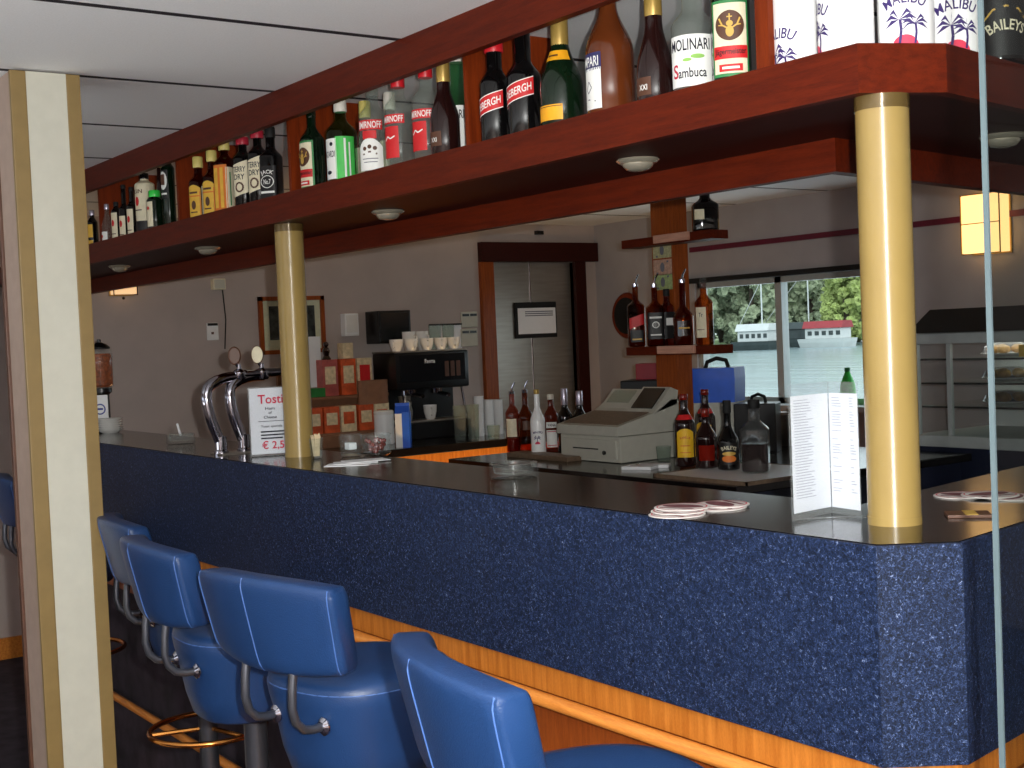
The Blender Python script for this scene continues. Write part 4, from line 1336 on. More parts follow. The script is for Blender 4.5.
# small glass and papers
p = onz(664, 462, ZL)
gl = MB().lathe([(.022, 0), (.025, .003), (.031, .062), (.0295, .062), (.023, .008), (.002, .007)], seg=22).build('tumbler', M['clear'], None, loc=(p.x, p.y, ZL), smooth=50)
tag(gl, 'small empty tumbler between register and yellow labelled bottle', 'glass')
for i, (u, v, lb) in enumerate(((640, 469, 'white receipt slip before the register, left one'), (654, 467, 'white receipt slip before the register, right one'))):
    p = onz(u, v, ZL)
    o = MB().box((-.06, -.035, 0), (.06, .035, .012), .002).build('receipt_pad', M['paper'], None, loc=(p.x, p.y + .0, ZL), rz=.4 + i * .3, smooth=0)
    tag(o, lb, 'receipts', 'receipt slips by the register')
# blue bag on box, red and black boxes
p = onx(708, 386, -4.2)
bb = thing('blue_crate', 'bright blue plastic crate with black carry strap beyond the register', 'crate', (-4.03, 3.90, ZL), .62)
MB().rings([[(x * k, y * k, z) for x, y in ((-.11, -.07), (.11, -.07), (.11, .07), (-.11, .07))] for z, k in ((.0, .92), (.13, .96), (.27, 1.0))], close1=True).build('body', M['register'], bb, smooth=0)
MB().rings([[(x * k, y * k, z) for x, y in ((-.11, -.07), (.11, -.07), (.13, .07), (-.11, .07))] for z, k in ((.2, 1.03), (.30, 1.06), (.345, 1.04))]).build('bag', M['blueplastic'], bb, smooth=0)
MB().tube([(-.02, 0, .34), (-.01, 0, .37), (.03, 0, .385), (.07, 0, .375), (.08, 0, .345)], .009, 8).build('carry_strap', M['blackm'], bb)
rbx = MB().box((-.07, -.06, 0), (.07, .06, .07), .003).build('red_box', M['redcard'], None, loc=(-4.34, 3.86, ZL + .30), rz=.62, smooth=0)
# stands on a beige printer
bp_ = thing('receipt_printer', 'beige receipt printer behind the register under the red box', 'printer', (-4.32, 3.84, ZL), .62)
MB().box((-.12, -.09, 0), (.12, .10, .26), .006).build('case', M['register'], bp_, smooth=0)
MB().box((-.13, -.10, .26), (.13, .11, .30), .006).build('lid', M['black'], bp_, smooth=0)
tag(rbx, 'dark red box standing above the register beside the post', 'box')
bk = thing('black_box', 'black box with round handle in front of the window sill', 'box', (-3.84, 3.86, ZL), .6)
MB().box((-.0, -.07, 0), (.17, .07, .20), .004).build('case', M['black'], bk, smooth=0)
MB().tube([(.06, 0, .2), (.065, 0, .225), (.09, 0, .235), (.115, 0, .225), (.12, 0, .2)], .007, 8).build('handle', M['black'], bk)
p = onz(781, 449, ZL)
pt = thing('steel_pot', 'stainless steel pot half hidden behind the square decanter', 'pot', (p.x - .09, p.y + .155, ZL))
MB().lathe([(.05, 0), (.054, .005), (.056, .13), (.053, .131), (.05, .01), (.002, .009)], seg=30).build('body', M['stain'], pt, smooth=50)
MB().lathe([(.0575, .128), (.0585, .134), (.05, .142), (.012, .146), (.01, .158), (.002, .16)], seg=30).build('lid', M['stain'], pt)

# green plastic bottle at the window
p = ony(848, 391, WY - .06)
gb = thing('green_bottle', 'bright green plastic bottle standing on the window sill', 'bottle', (p.x, WY - .06, WNZ0))
MB().lathe([(.03, 0), (.038, .006), (.04, .07), (.036, .11), (.014, .165), (.012, .172)], seg=22).build('body', M['greenpet'], gb)
MB().lathe([(.014, .17), (.014, .188), (.012, .19)], seg=16).build('cap', M['ldkgreen'], gb)

# wooden post with whisky shelves
PY0 = 3.66
a = ony(653.5, 300, PY0)
b_ = ony(691, 300, PY0)
po = thing('display_post', 'orange brown wooden post holding two small bottle shelves', 'post', ((a.x + b_.x) / 2, PY0 + .05, ZL))
px0, px1 = a.x, a.x + .13
MB().box((px0, PY0, ZL), (px1, PY0 + .085, ZC - .002), .003).build('upright', M['oakdark'], po, world=True, smooth=0)
zl1 = ony(662, 346, PY0).z
zl2 = ony(662, 238, PY0).z
for nm_, va, zz, ue in (('lower_shelf', (626, 726, 659, 696), zl1, 350), ('upper_shelf', (621, 721, 655, 690), zl2, 238)):
    q = [ony(u, ue, PY0 - .10).x for u in va]
    MB().box((q[0], PY0 - .10, zz - .035), (q[1] - .06, PY0 + .0, zz), .003).build(nm_, M['mahog'], po, world=True, smooth=0)
    MB().box((q[2], PY0 - .112, zz - .03), (q[3], PY0 - .10, zz + .002), .002).build('shelf_edge', M['shelfedge'], po, world=True, smooth=0)
G4 = 'whisky bottles on the post shelf'


def ps(u, y=PY0 - .055):
    p = ony(u, 340, y)
    return (p.x, y, zl1)


bottle('whisky_bottle', 'whisky bottle with slanted red label at left end of the post shelf', 'bottle', ps(637, PY0 - .03), .9, R=.037, H=.265, zs=.17, zn=.2, rn=.0125, cap=None, spout=True, body='whisky', sq=4, group=G4, liquid=('amberc', .09),
       labels=[dict(z=(.085, .13), w=.055, m='lred', slant=.35), dict(z=(.02, .07), w=.05, m='lblack', d=[('printing', 'goldl', Decal().rect(-.018, -.016, .018, -.010, 4))])])
bottle('whiskey_bottle', 'black labelled square whiskey bottle, front one of two alike', 'bottle', ps(656), .9, R=.036, H=.255, zs=.155, zn=.19, rn=.0125, cap=None, spout=True, body='whisky', sq=4.5, group=G4, liquid=('amberc', .05),
       labels=[dict(z=(.03, .14), w=.06, m='lblack', d=[('printing', 'lwhite', Decal().rect(-.022, .03, .022, .038, 6).rect(-.02, -.04, .02, -.034, 6).disc(0, .004, .014)), ('printing', 'lblack', Decal().disc(0, .004, .010))])])
bottle('whiskey_bottle', 'black labelled whiskey bottle behind its twin against the post', 'bottle', ps(668, PY0 - .02), 1.3, R=.027, H=.235, zs=.155, zn=.185, rn=.0125, cap=(.03, 'blackm', 1.1), body='whisky', sq=4.5, group=G4,
       labels=[dict(z=(.03, .14), w=.045, m='lblack', d=[('printing', 'lwhite', Decal().rect(-.016, .0, .016, .03, 6))])])
bottle('bourbon_bottle', 'round shouldered amber bottle with purple sheen on the post shelf', 'bottle', ps(684), .9, R=.041, H=.265, zs=.115, zn=.165, rn=.0125, cap=None, spout=True, body='whisky', group=G4, liquid=('amberc', .11),
       labels=[dict(z=(.04, .10), w=.055, m='brownd', d=[('printing', 'goldl', Decal().rect(-.022, -.002, .022, .004, 6))])])
bottle('whisky_bottle', 'orange whisky bottle with pale label at right end of the post shelf', 'bottle', ps(705, PY0 - .04), .8, R=.036, H=.265, zs=.165, zn=.205, rn=.0125, cap=(.04, 'clear', 1.1), body='whisky', sq=3, group=G4,
       labels=[dict(z=(.03, .15), w=.04, m='lcream', a=-.35, d=[('lettering', 'darkink', T('Tr', 0, .03, .014, .016)), ('printing', 'lbrown', Decal().rect(-.014, -.03, .012, -.027, 4))])])
p = ony(706, 236, PY0 - .03)
bottle('square_bottle', 'dark square bottle with red neck on the upper post shelf', 'bottle', (p.x, PY0 - .03, zl2), .9, R=.052, H=.19, zs=.10, zn=.135, rn=.02, cap=(.03, 'redcard', 1.15), body='blackg', sq=4, group=G4, labels=[dict(z=(.045, .085), w=.035, m='lcream', a=-.5)])
for i, (v0, mm, lb) in enumerate(((250, 'note', 'beige banknote pinned highest on the post'), (267, 'note2', 'pinkish banknote pinned in the middle of the post'), (282, 'note3', 'greenish banknote pinned lowest on the post'))):
    z = ony(665, v0, PY0).z
    n_ = thing('banknote', lb, 'banknote', ((px0 + px1) / 2, PY0 - .001, z), 0, 'banknotes on the post')
    MB().box((-.056, -.0008, -.032), (.056, .0008, .032)).build('paper', M[mm], n_, smooth=0)
    Decal().disc(.0, 0, .013, .02).rect(-.038, -.028, -.026, -.02).rect(.026, .018, .038, .026).build('printing', M['ink'], n_, on_plane((0, -.0012, 0), (1, 0, 0), (0, 0, 1)))
# round plaque beyond the post, on the window wall
p = ony(622, 316, WY)
pq = thing('wall_plaque', 'dark round plaque on wall behind the whisky bottles', 'plaque', (p.x + .06, WY, p.z))
MB().lathe([(.13, 0), (.14, .008), (.13, .02), (.11, .02)], seg=32).turn(PI / 2, 'X').build('rim', M['mahogz'], pq)
MB().lathe([(.112, .012), (.11, .0215), (.002, .024)], seg=32).turn(PI / 2, 'X').build('disc', M['blackm'], pq)

# ------------------------------------------------------------------ things on the end wall counter
def lz(u, v, x=None):
    p = onz(u, v, ZL)
    return p


cm = thing('coffee_machine', 'black espresso machine with cups stacked on its top', 'coffee machine', (-5.93, 3.605, ZL), PI / 2)
# local x runs along the wall, -y faces the bar
MB().box((-.22, -.16, 0), (.22,   .09, .09), .006).build('base', M['black'], cm, smooth=0)
MB().box((-.215, .0, .09), (.215, .09, .26), .004).build('back_panel', M['black'], cm, smooth=0)
MB().box((-.225, -.15, .26), (.225, .09, .455), .012).build('head', M['black'], cm)
tx = MB().box((-.2, -.153, .3), (.2, -.149, .44), .001).build('fascia', M['screen'], cm, smooth=0)
Decal().text('Faema', -.02, .065, .062, .022).build('lettering', M['white'], tx, on_plane((0, -.1535, .34), (1, 0, 0), (0, 0, 1)))
bt = MB()
for i in range(3):
    for j in range(3):
        bt.lathe([(.012, 0), (.011, .004)], seg=12)
        bt.b.verts.ensure_lookup_table()
bt.b.free()
for i in range(3):
    MB().box((.07 + i * .036, -.157, .32), (.094 + i * .036, -.152, .40), .001).build('button', M['lbrown'], cm, smooth=0)
for x in (-.10, .06):
    MB().lathe([(.03, .235), (.034, .26)], (x, -.07, 0), 18).tube([(x, -.09, .235), (x, -.2, .225)], .011, 8).build('brew_head', M['chrome'], cm)
MB().tube([(-.17, -.12, .27), (-.175, -.13, .2), (-.18, -.145, .11)], .006, 8).build('steam_pipe', M['chrome'], cm)
MB().tube([(.19, -.12, .27), (.195, -.13, .2), (.2, -.145, .11)], .006, 8).build('steam_pipe', M['chrome'], cm)
MB().box((-.19, -.155, .09), (.19, .0, .098), .002).build('drip_tray', M['stain'], cm, smooth=0)
MB().box((-.225, -.15, .455), (.225, .09, .462)).build('cup_rail', M['stain'], cm, smooth=0)


def cup(name, label, x, y, z, g, h=.062, r=.036, m_='china', handle=True):
    c = thing(name, label, 'cup', (x, y, z), random.uniform(-1, 1), g)
    MB().lathe([(r * .6, 0), (r * .66, .003), (r * .95, h * .55), (r, h), (r * .93, h), (r * .86, h * .5), (r * .5, .006)], seg=20).build('bowl', M[m_], c, smooth=50)
    if handle:
        MB().tube([(r * .9, 0, h * .8), (r * 1.5, 0, h * .75), (r * 1.5, 0, h * .35), (r * .8, 0, h * .3)], .004, 6).build('handle', M[m_], c)
    return c


zc_ = ZL + .462
for i, (yy, lb) in enumerate(((3.40, 'white cup, first from left on the coffee machine'), (3.49, 'white cup, second from left on the coffee machine'), (3.585, 'white cup, third from left on the coffee machine'), (3.67, 'white cup, fourth from left on the coffee machine'), (3.75, 'white cup, last at right on the coffee machine'))):
    cup('coffee_cup', lb, -5.80, yy, zc_, 'cups on the coffee machine')
for i, (yy, lb) in enumerate(((3.52, 'white cup upon the second cup on the coffee machine'), (3.60, 'white cup upon the third cup on the coffee machine'))):
    cup('coffee_cup', lb, -5.87, yy, zc_, 'cups on the coffee machine', h=.10)
for yy, lb in ((3.70, 'tall latte glass on the coffee machine, left of two'), (3.785, 'tall latte glass on the coffee machine, right of two')):
    cup('latte_glass', lb, -5.90, yy, zc_, 'glasses on the coffee machine', h=.13, r=.034, m_='clear', handle=False)
cup('coffee_cup', 'white cup under the brew head of the coffee machine', -5.82, 3.60, ZL + .098, 'cup on the drip tray', h=.075)
# jug, canister, milk carton
jg = thing('milk_jug', 'steel milk jug standing on the drip tray', 'jug', (-5.84, 3.46, ZL + .098))
MB().lathe([(.034, 0), (.036, .004), (.04, .05), (.03, .1), (.034, .13), (.031, .13), (.027, .1), (.03, .01)], seg=22).build('body', M['stain'], jg, smooth=50)
MB().tube([(.034, 0, .11), (.06, 0, .1), (.055, 0, .04), (.038, 0, .03)], .005, 6).build('handle', M['stain'], jg)
p = lz(385, 444)
ca = thing('white_canister', 'white cylindrical canister left of the blue milk carton', 'canister', (p.x, p.y, ZL))
MB().lathe([(.046, 0), (.05, .004), (.05, .15), (.046, .153)], seg=28).build('body', M['white'], ca)
MB().lathe([(.051, .15), (.051, .165), (.046, .17), (.002, .171)], seg=28).build('lid', M['china'], ca)
p = lz(404, 447)
mk = thing('milk_carton', 'blue and white milk carton with gable top', 'carton', (p.x, p.y, ZL), .9)
MB().box((-.034, -.034, 0), (.034, .034, .165), .002).build('carton', M['white'], mk, smooth=0)
MB().extr([(-.034, .165), (.034, .165), (.003, .20), (.003, .215), (-.003, .215), (-.003, .20)], 'yz', -.034, .034).build('gable', M['blueplastic'], mk, smooth=0)
MB().box((.0, -.0352, .0), (.0352, .0352, .17)).build('printed_side', M['blueplastic'], mk, smooth=0)
# glass and cup stacks right of the machine
for i, (u, lb) in enumerate(((480, 'stack of white plastic cups, leftmost of three'), (490, 'stack of white plastic cups, middle of three'), (499, 'stack of white plastic cups, rightmost of three'))):
    p = lz(u, 436 - i)
    s_ = thing('cup_stack', lb, 'cups', (p.x, p.y, ZL), 0, 'stacks of white plastic cups')
    pf_ = []
    for k in range(15):
        pf_ += [(.024, k * .0125), (.0265, k * .0125 + .010), (.0272, k * .0125 + .0122)]
    hgt = (1.12, 1.0, .98)[i]
    MB().lathe([(r, z * hgt) for r, z in pf_], seg=22).build('cups', M['white'], s_, smooth=0)
p = lz(464, 441)
for dx, lb in ((-.02, 'tall clear beer glass against the coffee machine, left one'), (.06, 'tall clear beer glass against the coffee machine, right one')):
    g_ = MB().lathe([(.026, 0), (.028, .004), (.034, .18), (.032, .18), (.026, .008), (.002, .007)], seg=22).build('beer_glass', M['clear'], None, loc=(p.x, p.y + dx, ZL), smooth=50)
    tag(g_, lb, 'glass', 'beer glasses by the coffee machine')
p = lz(494, 439)
g_ = MB().lathe([(.026, 0), (.028, .004), (.034, .07), (.032, .07), (.026, .008), (.002, .007)], seg=22).build('tumbler', M['clear'], None, loc=(p.x, p.y, ZL), smooth=50)
tag(g_, 'low clear tumbler before the white cup stacks', 'glass')

# tea rack with cartons
_before = set(col.objects)
tr = thing('tea_rack', 'stepped display rack for tea cartons left of the coffee machine', 'rack', (-5.93, 2.98, ZL))
MB().box((-6.12, 2.72, ZL), (-5.76, 3.26, ZL + .06), .003).build('drawer', M['cardboard'], tr, world=True, smooth=0)
ZR = ZL + .06
MB().box((-6.12, 2.72, ZR), (-5.78, 3.26, ZR + .012)).box((-6.12, 2.72, ZR), (-6.10, 3.26, ZR + .34)).box((-6.10, 2.74, ZR + .175), (-5.88, 3.24, ZR + .19)).build('shelf', M['cardboard'], tr, world=True, smooth=0)
gt = 'tea cartons in the rack'
for i, (y, m_, lb) in enumerate(((2.76, 'orangetea', 'orange tea carton, leftmost in the lower rack row'), (2.855, 'orangetea', 'orange tea carton, second in the lower rack row'), (2.95, 'creamtea', 'cream tea carton in the lower rack row, left one'), (3.05, 'orangetea', 'orange tea carton between the lower cream ones'), (3.14, 'creamtea', 'cream tea carton, rightmost in the lower rack row'))):
    t = thing('tea_carton', lb, 'carton', (-5.82, y, ZR + .0125), 0, gt)
    MB().box((-.035, -.043, 0), (.035, .043, .13), .002).build('box', M[m_], t, smooth=0)
    MB().box((.035, -.03, .04), (.0358, .03, .10)).build('printing', M['creamtea' if m_ == 'orangetea' else 'orangetea'], t, smooth=0)
for i, (y, m_, lb) in enumerate(((2.93, 'pinktea', 'pink tea carton in the upper rack row'), (3.035, 'orangetea', 'orange tea carton in the upper rack row'), (3.13, 'creamtea', 'cream tea carton in the upper rack row'))):
    t = thing('tea_carton', lb, 'carton', (-5.96, y, ZR + .1905), 0, gt)
    MB().box((-.035, -.043, 0), (.035, .043, .185), .002).build('box', M[m_], t, smooth=0)
    MB().box((.035, -.03, .06), (.0358, .03, .15)).build('printing', M['lred' if m_ == 'creamtea' else 'creamtea'], t, smooth=0)
o = MB().box((-.03, -.10, 0), (.04, .09, .045), .003).build('green_carton', M['greentea'], None, loc=(-5.93, 2.79, ZR + .1905), smooth=0)
tag(o, 'flat green carton on the rack left of the pink one', 'carton')
o = MB().rings([[(.04 * math.cos(i * PI / 9) * 1.0, .085 * math.sin(i * PI / 9), z) for i in range(18)] for z in (0, .07, .12)]).build('paper_bag', M['cardboard'], None, loc=(-5.74, 3.19, ZR + .17), smooth=0)
o.location = (-5.78, 3.09, ZR + .1435)
tag(o, 'crumpled brown paper bag lying on the lower tea cartons', 'bag')
o = MB().box((-.03, -.03, 0), (.03, .03, .08), .003).build('spice_tin', M['creamtea'], None, loc=(-5.96, 3.04, ZR + .377), smooth=0)
tag(o, 'small cream packet standing on the upper orange carton', 'packet')
fg = thing('figurine', 'small dark figurine standing on the pink tea carton', 'figurine', (-5.96, 2.93, ZR + .3755))
MB().lathe([(.022, 0), (.024, .004), (.014, .02), (.02, .045), (.012, .062), (.004, .066)], seg=16).build('body', M['brownd'], fg)
MB().ball((0, 0, .078), .015, 2).build('head', M['brownd'], fg)
o = MB().box((-.01, -.10, 0), (.01, .08, .26), .003).build('display_board', M['white'], None, loc=(-6.07, 2.82, ZR + .19), smooth=0)
o.location = (-6.01, 2.84, ZR + .2365)
tag(o, 'plain white board leaning behind the green carton', 'board')

for _o in set(col.objects) - _before:
    if _o.parent is None:
        _o.location.y += .15

# wall mounted things
def wallbox(name, label, cat, y0, y1, z0, z1, dep_, m_, parts=(), bev=.004):
    t = thing(name, label, cat, (WX, (y0 + y1) / 2, (z0 + z1) / 2))
    MB().box((WX + .0005, y0, z0), (WX + dep_, y1, z1), bev).build('case', M[m_], t, world=True, smooth=0)
    for nm_, yy0, yy1, zz0, zz1, d, mm in parts:
        MB().box((WX + dep_ - .001, yy0, zz0), (WX + dep_ + d, yy1, zz1), .001).build(nm_, M[mm], t, world=True, smooth=0)
    return t


def wq(u, v):
    p = onx(u, v, WX)
    return p.y, p.z


sp_ = thing('wall_speaker', 'black box loudspeaker on the wall above the tea cartons', 'speaker', (WX, 3.6, 1.48))
y0, z1 = wq(363, 312)
y1, z0 = wq(397, 343)
MB().box((WX + .02, y0, z0), (WX + .16, y1, z1), .006).build('cabinet', M['black'], sp_, world=True, smooth=0)
MB().box((WX + .16, y0 + .012, z0 + .012), (WX + .166, y1 - .012, z1 - .012), .002).build('grille', M['screen'], sp_, world=True, smooth=0)
MB().box((WX, (y0 + y1) / 2 - .02, z0 + .05), (WX + .02, (y0 + y1) / 2 + .02, z1 - .05)).build('bracket', M['black'], sp_, world=True, smooth=0)
y0, z1 = wq(340, 314)
y1, z0 = wq(355, 336)
wallbox('wall_dispenser', 'small white box on the wall left of the loudspeaker', 'box', y0, y1, z0, z1, .05, 'white', [('front', y0 + .01, y1 - .01, z0 + .02, z1 - .01, .003, 'china')])
y0, z1 = wq(429, 326)
y1, z0 = wq(462, 349)
pn = thing('wall_paper_sheet', 'white paper sheet on wall above the coffee machine', 'paper', (WX, (y0 + y1) / 2, z0))
MB().box((WX + .0005, y0, z0), (WX + .003, y1, z1)).build('sheet', M['paper'], pn, world=True, smooth=0)
MB().box((WX + .0005, y0 - .002, z1), (WX + .012, y1, z1 + .01)).build('clip_rail', M['blackm'], pn, world=True, smooth=0)
for v0, v1, lb in ((312, 327, 'white double switch plate left of the door, upper one'), (329, 346, 'white double switch plate left of the door, lower one')):
    y0, z1 = wq(460, v0)
    y1, z0 = wq(477, v1)
    ym = (y0 + y1) / 2
    wallbox('switch_plate', lb, 'switch', y0, y1, z0, z1, .012, 'cream', [('rocker', y0 + .008, ym - .004, z1 - .026, z1 - .012, .004, 'black'), ('rocker', ym + .004, y1 - .008, z1 - .026, z1 - .012, .004, 'black')])
y0, z1 = wq(206, 323)
y1, z0 = wq(218, 340)
wallbox('switch_plate', 'white switch with dark top on the wall above the taps', 'switch', y0, y1, z0, z1, .014, 'white', [('rocker', y0 + .02, y0 + .032, z0 + .03, z0 + .042, .006, 'lbrown'), ('strip', y0 + .002, y1 - .004, z1 - .015, z1 - .002, .004, 'black')])
y0, z1 = wq(210, 279)
y1, z0 = wq(223, 290)
jb = wallbox('junction_box', 'cream junction box with cable hanging down the wall', 'junction box', y0, y1, z0, z1, .04, 'lcream', [('lid', y0 + .006, y1 - .006, z0 + .006, z1 - .006, .003, 'cream')])
yc, zc2 = wq(224, 349)
MB().tube([(WX + .012, y1 - .008, z0), (WX + .012, y1 + .002, (z0 + zc2) / 2), (WX + .012, yc, zc2)], .0035, 6).build('cable', M['blackm'], jb, world=True)
y0, z1 = wq(534, 231)
y1, z0 = wq(541, 235)
wallbox('door_sensor', 'tiny dark sensor on the wall above the steel door', 'sensor', y0, y1, z0, z1, .03, 'black', [('lens', y0 + .01, y1 - .01, z0 + .006, z1 - .006, .003, 'screen')], .003)
# framed picture
y0, z1 = wq(257, 297)
y1, z0 = wq(325, 352)
pc = thing('framed_picture', 'brown framed black and white photograph on the wall behind the column', 'picture', (WX, (y0 + y1) / 2, z0))
fr = MB()
t_ = .022
fr.box((WX, y0, z0), (WX + .02, y0 + t_, z1)).box((WX, y1 - t_, z0), (WX + .02, y1, z1)).box((WX, y0, z0), (WX + .02, y1, z0 + t_)).box((WX, y0, z1 - t_), (WX + .02, y1, z1))
fr.build('frame', M['oakdark'], pc, world=True, smooth=0)
MB().box((WX + .001, y0 + t_, z0 + t_), (WX + .006, y1 - t_, z1 - t_)).build('mount', M['lcream'], pc, world=True, smooth=0)
MB().box((WX + .0055, y0 + .06, z0 + .075), (WX + .008, y1 - .055, z1 - .05)).build('print', M['photo'], pc, world=True, smooth=0)
MB().box((WX + .009, y0 + t_, z0 + t_), (WX + .011, y1 - t_, z1 - t_)).build('pane', M['winpane'], pc, world=True, smooth=0)


# wall lamps
def sconce(label, org, along, outw, w_, h_, d_, m_, frame='blackm'):
    s_ = thing('wall_lamp', label, 'lamp', org, math.atan2(along[1], along[0]), 'lit wall lamps')
    MB().box((-w_ / 2, -.01, 0), (w_ / 2, 0, h_)).build('back_plate', M['gold'], s_, smooth=0)
    MB().box((-w_ / 2 + .004, -d_, .006), (w_ / 2 - .004, -.012, h_ - .006), .004).build('shade', M[m_], s_, smooth=0)
    k = MB()
    for x in (-w_ / 2, w_ / 2 - .004):
        k.box((x, -d_ - .003, 0), (x + .004, -d_ + .002, h_))
    for z in (0, h_ * .5, h_ - .006):
        k.box((-w_ / 2, -d_ - .003, z), (w_ / 2, -d_, z + .004))
    k.build('frame', M[frame], s_, smooth=0)
    MB().ball((0, -d_ * .5, -.012), .008, 1).build('finial', M['black'], s_)
    return s_


p = ony(993, 254, WY)
sconce('glowing rectangular wall lamp crossed by the glass edge', (p.x, WY, p.z), (1, 0), 0, .20, .27, .09, 'lampwarm', 'gold')
p = onx(121, 296, WX)
sconce('small lit wall lamp peeping out below the shelf at far left', (WX, p.y, p.z), (0, 1), 0, .12, .14, .07, 'lampdim', 'blackm')
p = onx(372, 300, WX)

# ------------------------------------------------------------------ refrigerated food display on the right
DCY = 4.28
dc_ = thing('food_display', 'glass fronted food display cabinet with three shelves of rolls', 'display case', (-3.0, DCY + .2, 0))
X0, X1 = -3.27, -2.35
MB().box((X0, DCY, 0), (X1, DCY + .5, .90)).build('cabinet', M['navy'], dc_, world=True, smooth=0)
MB().box((X0 - .01, DCY - .02, .90), (X1 + .01, DCY + .5, .945), .004).build('base_rail', M['alu'], dc_, world=True, smooth=0)
MB().box((X0 - .01, DCY - .01, 1.30), (X1 + .01, DCY + .5, 1.342), .004).build('top_rail', M['alu'], dc_, world=True, smooth=0)
MB().box((X0, DCY + .48, .945), (X1, DCY + .5, 1.30)).build('back_panel', M['white'], dc_, world=True, smooth=0)
for x in (X0, X0 + .15, X0 + .75):
    MB().box((x, DCY - .004, .945), (x + .018, DCY + .012, 1.30)).build('mullion', M['alu'], dc_, world=True, smooth=0)
for z in (1.052, 1.144, 1.238):
    MB().box((X0 + .01, DCY + .03, z), (X1 - .01, DCY + .46, z + .006)).build('glass_shelf', M['clear'], dc_, world=True, smooth=0)
    MB().box((X0 + .01, DCY + .024, z - .003), (X1 - .01, DCY + .03, z + .004)).build('shelf_rail', M['blackm'], dc_, world=True, smooth=0)
MB().box((X0 + .018, DCY, .945), (X1, DCY + .004, 1.30)).build('front_glass', M['clearthin'], dc_, world=True, smooth=0)
MB().extr([(DCY - .03, 1.344), (DCY + .5, 1.344), (DCY + .5, 1.435), (DCY + .12, 1.435)], 'yz', X0 - .01, X1 + .01).build('hood', M['blackm'], dc_, world=True, smooth=0)
random.seed(11)
rows = (('lowest', .946), ('second', 1.0585), ('third', 1.1505), ('top', 1.2445))
for rn_, z in rows[1:]:
    for k, (x, sd) in enumerate(((-2.99, 'left'), (-2.72, 'right'))):
        pl_ = thing('food_plate', f'plate of wrapped rolls on the {rn_} display level, {"column" if sd == "left" else "glass pane"} side', 'plate', (x, DCY + .2, z), 0, 'plates of food in the display')
        MB().lathe([(.05, 0), (.055, .002), (.098, .010), (.1, .012), (.096, .012), (.054, .005), (.002, .004)], seg=26).build('dish', M['china'], pl_)
        f_ = MB()
        for i in range(5):
            a = i * 2 * PI / 5
            f_.ball((.05 * math.cos(a), .05 * math.sin(a), .026), .024, 2, (1.1, 1.1, .75), .06)
        f_.build('rolls', M['food'], pl_)
        MB().lathe([(.096, .012), (.085, .036), (.05, .05), (.002, .052)], seg=20).build('film', M['cling'], pl_)
o = MB().box((-.035, -.002, 0), (.035, .002, .045), .001).build('price_tag', M['lyellow'], None, loc=(-2.80, DCY + .04, 1.2445), smooth=0)
tag(o, 'small yellow price card on the top display shelf', 'card')

# ------------------------------------------------------------------ glass partition at the right
gp = thing('glass_partition', 'frameless glass pane standing at the right, its edge a bright line', 'glass pane', (-.668, 1.7, 0))
GX = -.6665
MB().box((GX - .0022, .9755, 0), (GX + .0022, 2.6, ZC - .002)).build('pane', M['pane'], gp, world=True, smooth=0)
MB().box((GX - .0026, .9735, 0), (GX + .0026, .9755, ZC - .002)).build('polished_edge', M['paneedge'], gp, world=True, smooth=0)

# ------------------------------------------------------------------ bar stools
def sellipse(a, b, z, n=2.6, seg=40, cx=0, cy=0):
    r = []
    for j in range(seg):
        t = 2 * PI * j / seg
        ct, st = math.cos(t), math.sin(t)
        r.append((cx + a * math.copysign(abs(ct) ** (2 / n), ct), cy + b * math.copysign(abs(st) ** (2 / n), st), z))
    return r


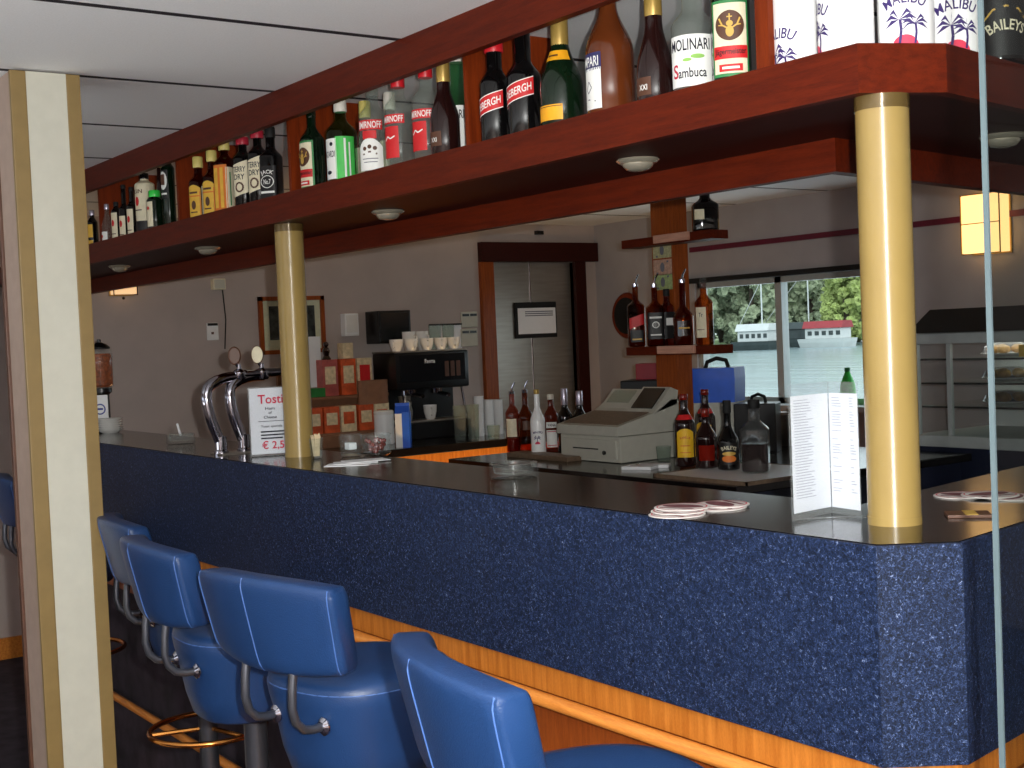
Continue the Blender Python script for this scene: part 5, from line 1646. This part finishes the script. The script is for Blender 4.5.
def make_stool(label):
    s_ = thing('bar_stool', label, 'bar stool', (0, 0, 0), 0, 'blue bar stools along the bar')
    a, b = .145, .146
    ZS = .856
    prof = [(.685, .74), (.69, .78), (.73, .86), (.79, .93), (.82, .98), (.84, 1.0), (.851, .985), (ZS + .004, .93), (ZS + .012, .7), (ZS + .015, .35), (ZS + .0155, .05)]
    seat = MB().rings([sellipse(a * k, b * k, z) for z, k in prof]).build('seat', M['leather'], s_, smooth=60)
    MB().tube(sellipse(a * .99, b * .99, .843, seg=48), .0014, 6, closed=True).build('seam', M['seam'], seat)
    # curved padded back: thick pad with flat stitched ends, tallest in the middle
    RB_ = .40
    cy = RB_ - .1925
    z0, z1 = .885, 1.043
    zm, hz = (z0 + z1) / 2, (z1 - z0) / 2
    amax = .405
    th = .055
    nU = 16

    def sec(ang, shrink=1.0):
        k = 1 - .13 * (abs(ang) / amax) ** 2.4
        ring = []
        for x, y, _ in sellipse(th / 2 * shrink, hz * k * (1 - (1 - shrink) * .35), 0, 6, 32):
            r = RB_ + x + .018 * (y / hz)
            ring.append((r * math.sin(ang), cy - r * math.cos(ang), zm + y))
        return ring
    angs = [-amax + 2 * amax * i / nU for i in range(nU + 1)]
    rings = [sec(-amax - .012, .8)] + [sec(a_) for a_ in angs] + [sec(amax + .012, .8)]
    back = MB().rings(rings).build('backrest', M['leather'], s_, smooth=50)

    def skin(ang, y, lift=.0006):
        k = 1 - .13 * (abs(ang) / amax) ** 2.4
        e = (1 - min(1, abs(y)) ** 6) ** (1 / 6)
        r = RB_ + th / 2 * e + .018 * y * k + lift
        return (r * math.sin(ang), cy - r * math.cos(ang), zm + hz * k * y)
    for ang in (0, -amax * .97, amax * .97):
        MB().tube([skin(ang, -.97 + 1.94 * k / 12) for k in range(13)], .0011, 6).build('seam', M['seam'], back)
    for x in (-.062, .062):
        yb = cy - math.sqrt(RB_ ** 2 - x * x) + .004
        pts = [(x, yb, .91), (x, yb - .006, .868), (x, yb - .008, .835), (x, yb - .002, .812), (x, yb + .012, .798), (x, yb + .03, .793), (x, -.12, .793)]
        MB().tube(pts, .0072, 12).build('bracket', M['steelp'], s_, smooth=60)
        MB().lathe([(.015, 0), (.015, .003), (.009, .008)], seg=16).turn(PI / 2, 'X').shift((x, -.131, .793)).build('bolt_cover', M['chrome'], s_)
    MB().lathe([(.06, .67), (.06, .684), (.03, .684)], seg=26).build('mount_plate', M['black'], s_)
    MB().lathe([(.023, .02), (.023, .672)], seg=24).build('post', M['steelp'], s_)
    MB().lathe([(.18, 0), (.185, .006), (.18, .012), (.11, .026), (.04, .045), (.032, .06)], seg=44).build('base', M['brass'], s_, smooth=40)
    rg_ = [(.14 * math.cos(2 * PI * i / 36), .14 * math.sin(2 * PI * i / 36), .47) for i in range(36)]
    MB().tube(rg_, .007, 10, closed=True).build('foot_ring', M['brass'], s_, smooth=60)
    for i in range(3):
        an = i * 2 * PI / 3 + .4
        MB().tube([(.021 * math.cos(an), .021 * math.sin(an), .47), (.14 * math.cos(an), .14 * math.sin(an), .47)], .006, 8).build('spoke', M['brass'], s_)
    return s_


STOOLS = [(-1.214, 0.965, -0.22, 0, 'blue leather bar stool nearest the bar corner, its back turned sideways'),
          (-1.944, 1.041, 0.2, 0, 'blue leather bar stool second from the corner, seam down its broad back'),
          (-2.402, 1.045, -0.06, 0, 'blue leather bar stool third from the corner, on a thick grey post'),
          (-3.039, 1.198, -0.14, -0.03, 'blue leather bar stool partly hidden by the pillar edge, on its bar side'),
          (-4.142, 1.219, -0.1, 0, 'blue leather bar stool glimpsed left of the pillar')]
st0 = make_stool(STOOLS[0][4])
for i, (x, y, rz, dz, lb) in enumerate(STOOLS):
    s_ = st0 if i == 0 else copy_tree(st0)
    s_.location = (x, y, 0)
    s_.rotation_euler.z = rz
    s_['label'] = lb
    if dz:                                   # gas lift set a little lower
        for ch in s_.children:
            if ch.name.split('.')[0] in ('seat', 'backrest', 'bracket', 'bolt_cover', 'mount_plate'):
                ch.location.z += dz

# ------------------------------------------------------------------ light
def lamp(name, typ, loc, power, color=(1, 1, 1), size=.02, rot=None, sy=None):
    l = bpy.data.lights.new(name, typ)
    l.energy = power
    l.color = color
    if typ == 'AREA':
        l.size = size
        if sy:
            l.shape = 'RECTANGLE'
            l.size_y = sy
    elif typ != 'SUN':
        l.shadow_soft_size = size
    o = bpy.data.objects.new(name, l)
    col.objects.link(o)
    o.location = loc
    if rot:
        o.rotation_euler = rot
    return o


# the photographer's flash, a hand's breadth to the right of and above the lens
lamp('camera_flash', 'POINT', EYE + RGT * .06 + UPV * .035 + _f * .01, 215, (1, 1, .96), .012)
# unseen area light added to brighten the inside of the food display
lamp('display_fill', 'AREA', (-2.9, DCY + .24, 1.296), .9, (1, .97, .9), .5, None, .3)
# unseen upward area light added behind the visitor to brighten the ceiling
ceil_fill = lamp('ceiling_fill', 'AREA', (-2.0, SY + .12, .95), 20, (.95, 1, 1), 5.0, (math.radians(142), 0, 0), .25)
ceil_fill.data.spread = math.radians(110)
# unseen warm area light added in the aisle to light the cabinet front
lamp('cabinet_fill', 'AREA', (-4.9, 3.5, .35), 9, (1, .62, .28), .1, (0, math.radians(118), 0), 1.2)
# weak area light added outside the rear opening as ambient fill
lamp('rear_fill', 'AREA', (-2.2, SY - .15, 1.33), .6, (.86, .93, 1), 5.4, (PI / 2, 0, 0), .8)

sun = lamp('tree_fill_sun', 'SUN', (0, 0, 30), .7, (1, .98, .94), rot=(0, math.radians(62), math.radians(-32)))  # broad sun added to brighten the trees beyond the window
sun.data.angle = math.radians(30)
wld = bpy.data.worlds.new('world')
scn.world = wld
wld.use_nodes = True
bg = wld.node_tree.nodes['Background']
bg.inputs[0].default_value = (.83, .92, 1.0, 1)
bg.inputs[1].default_value = 2.0
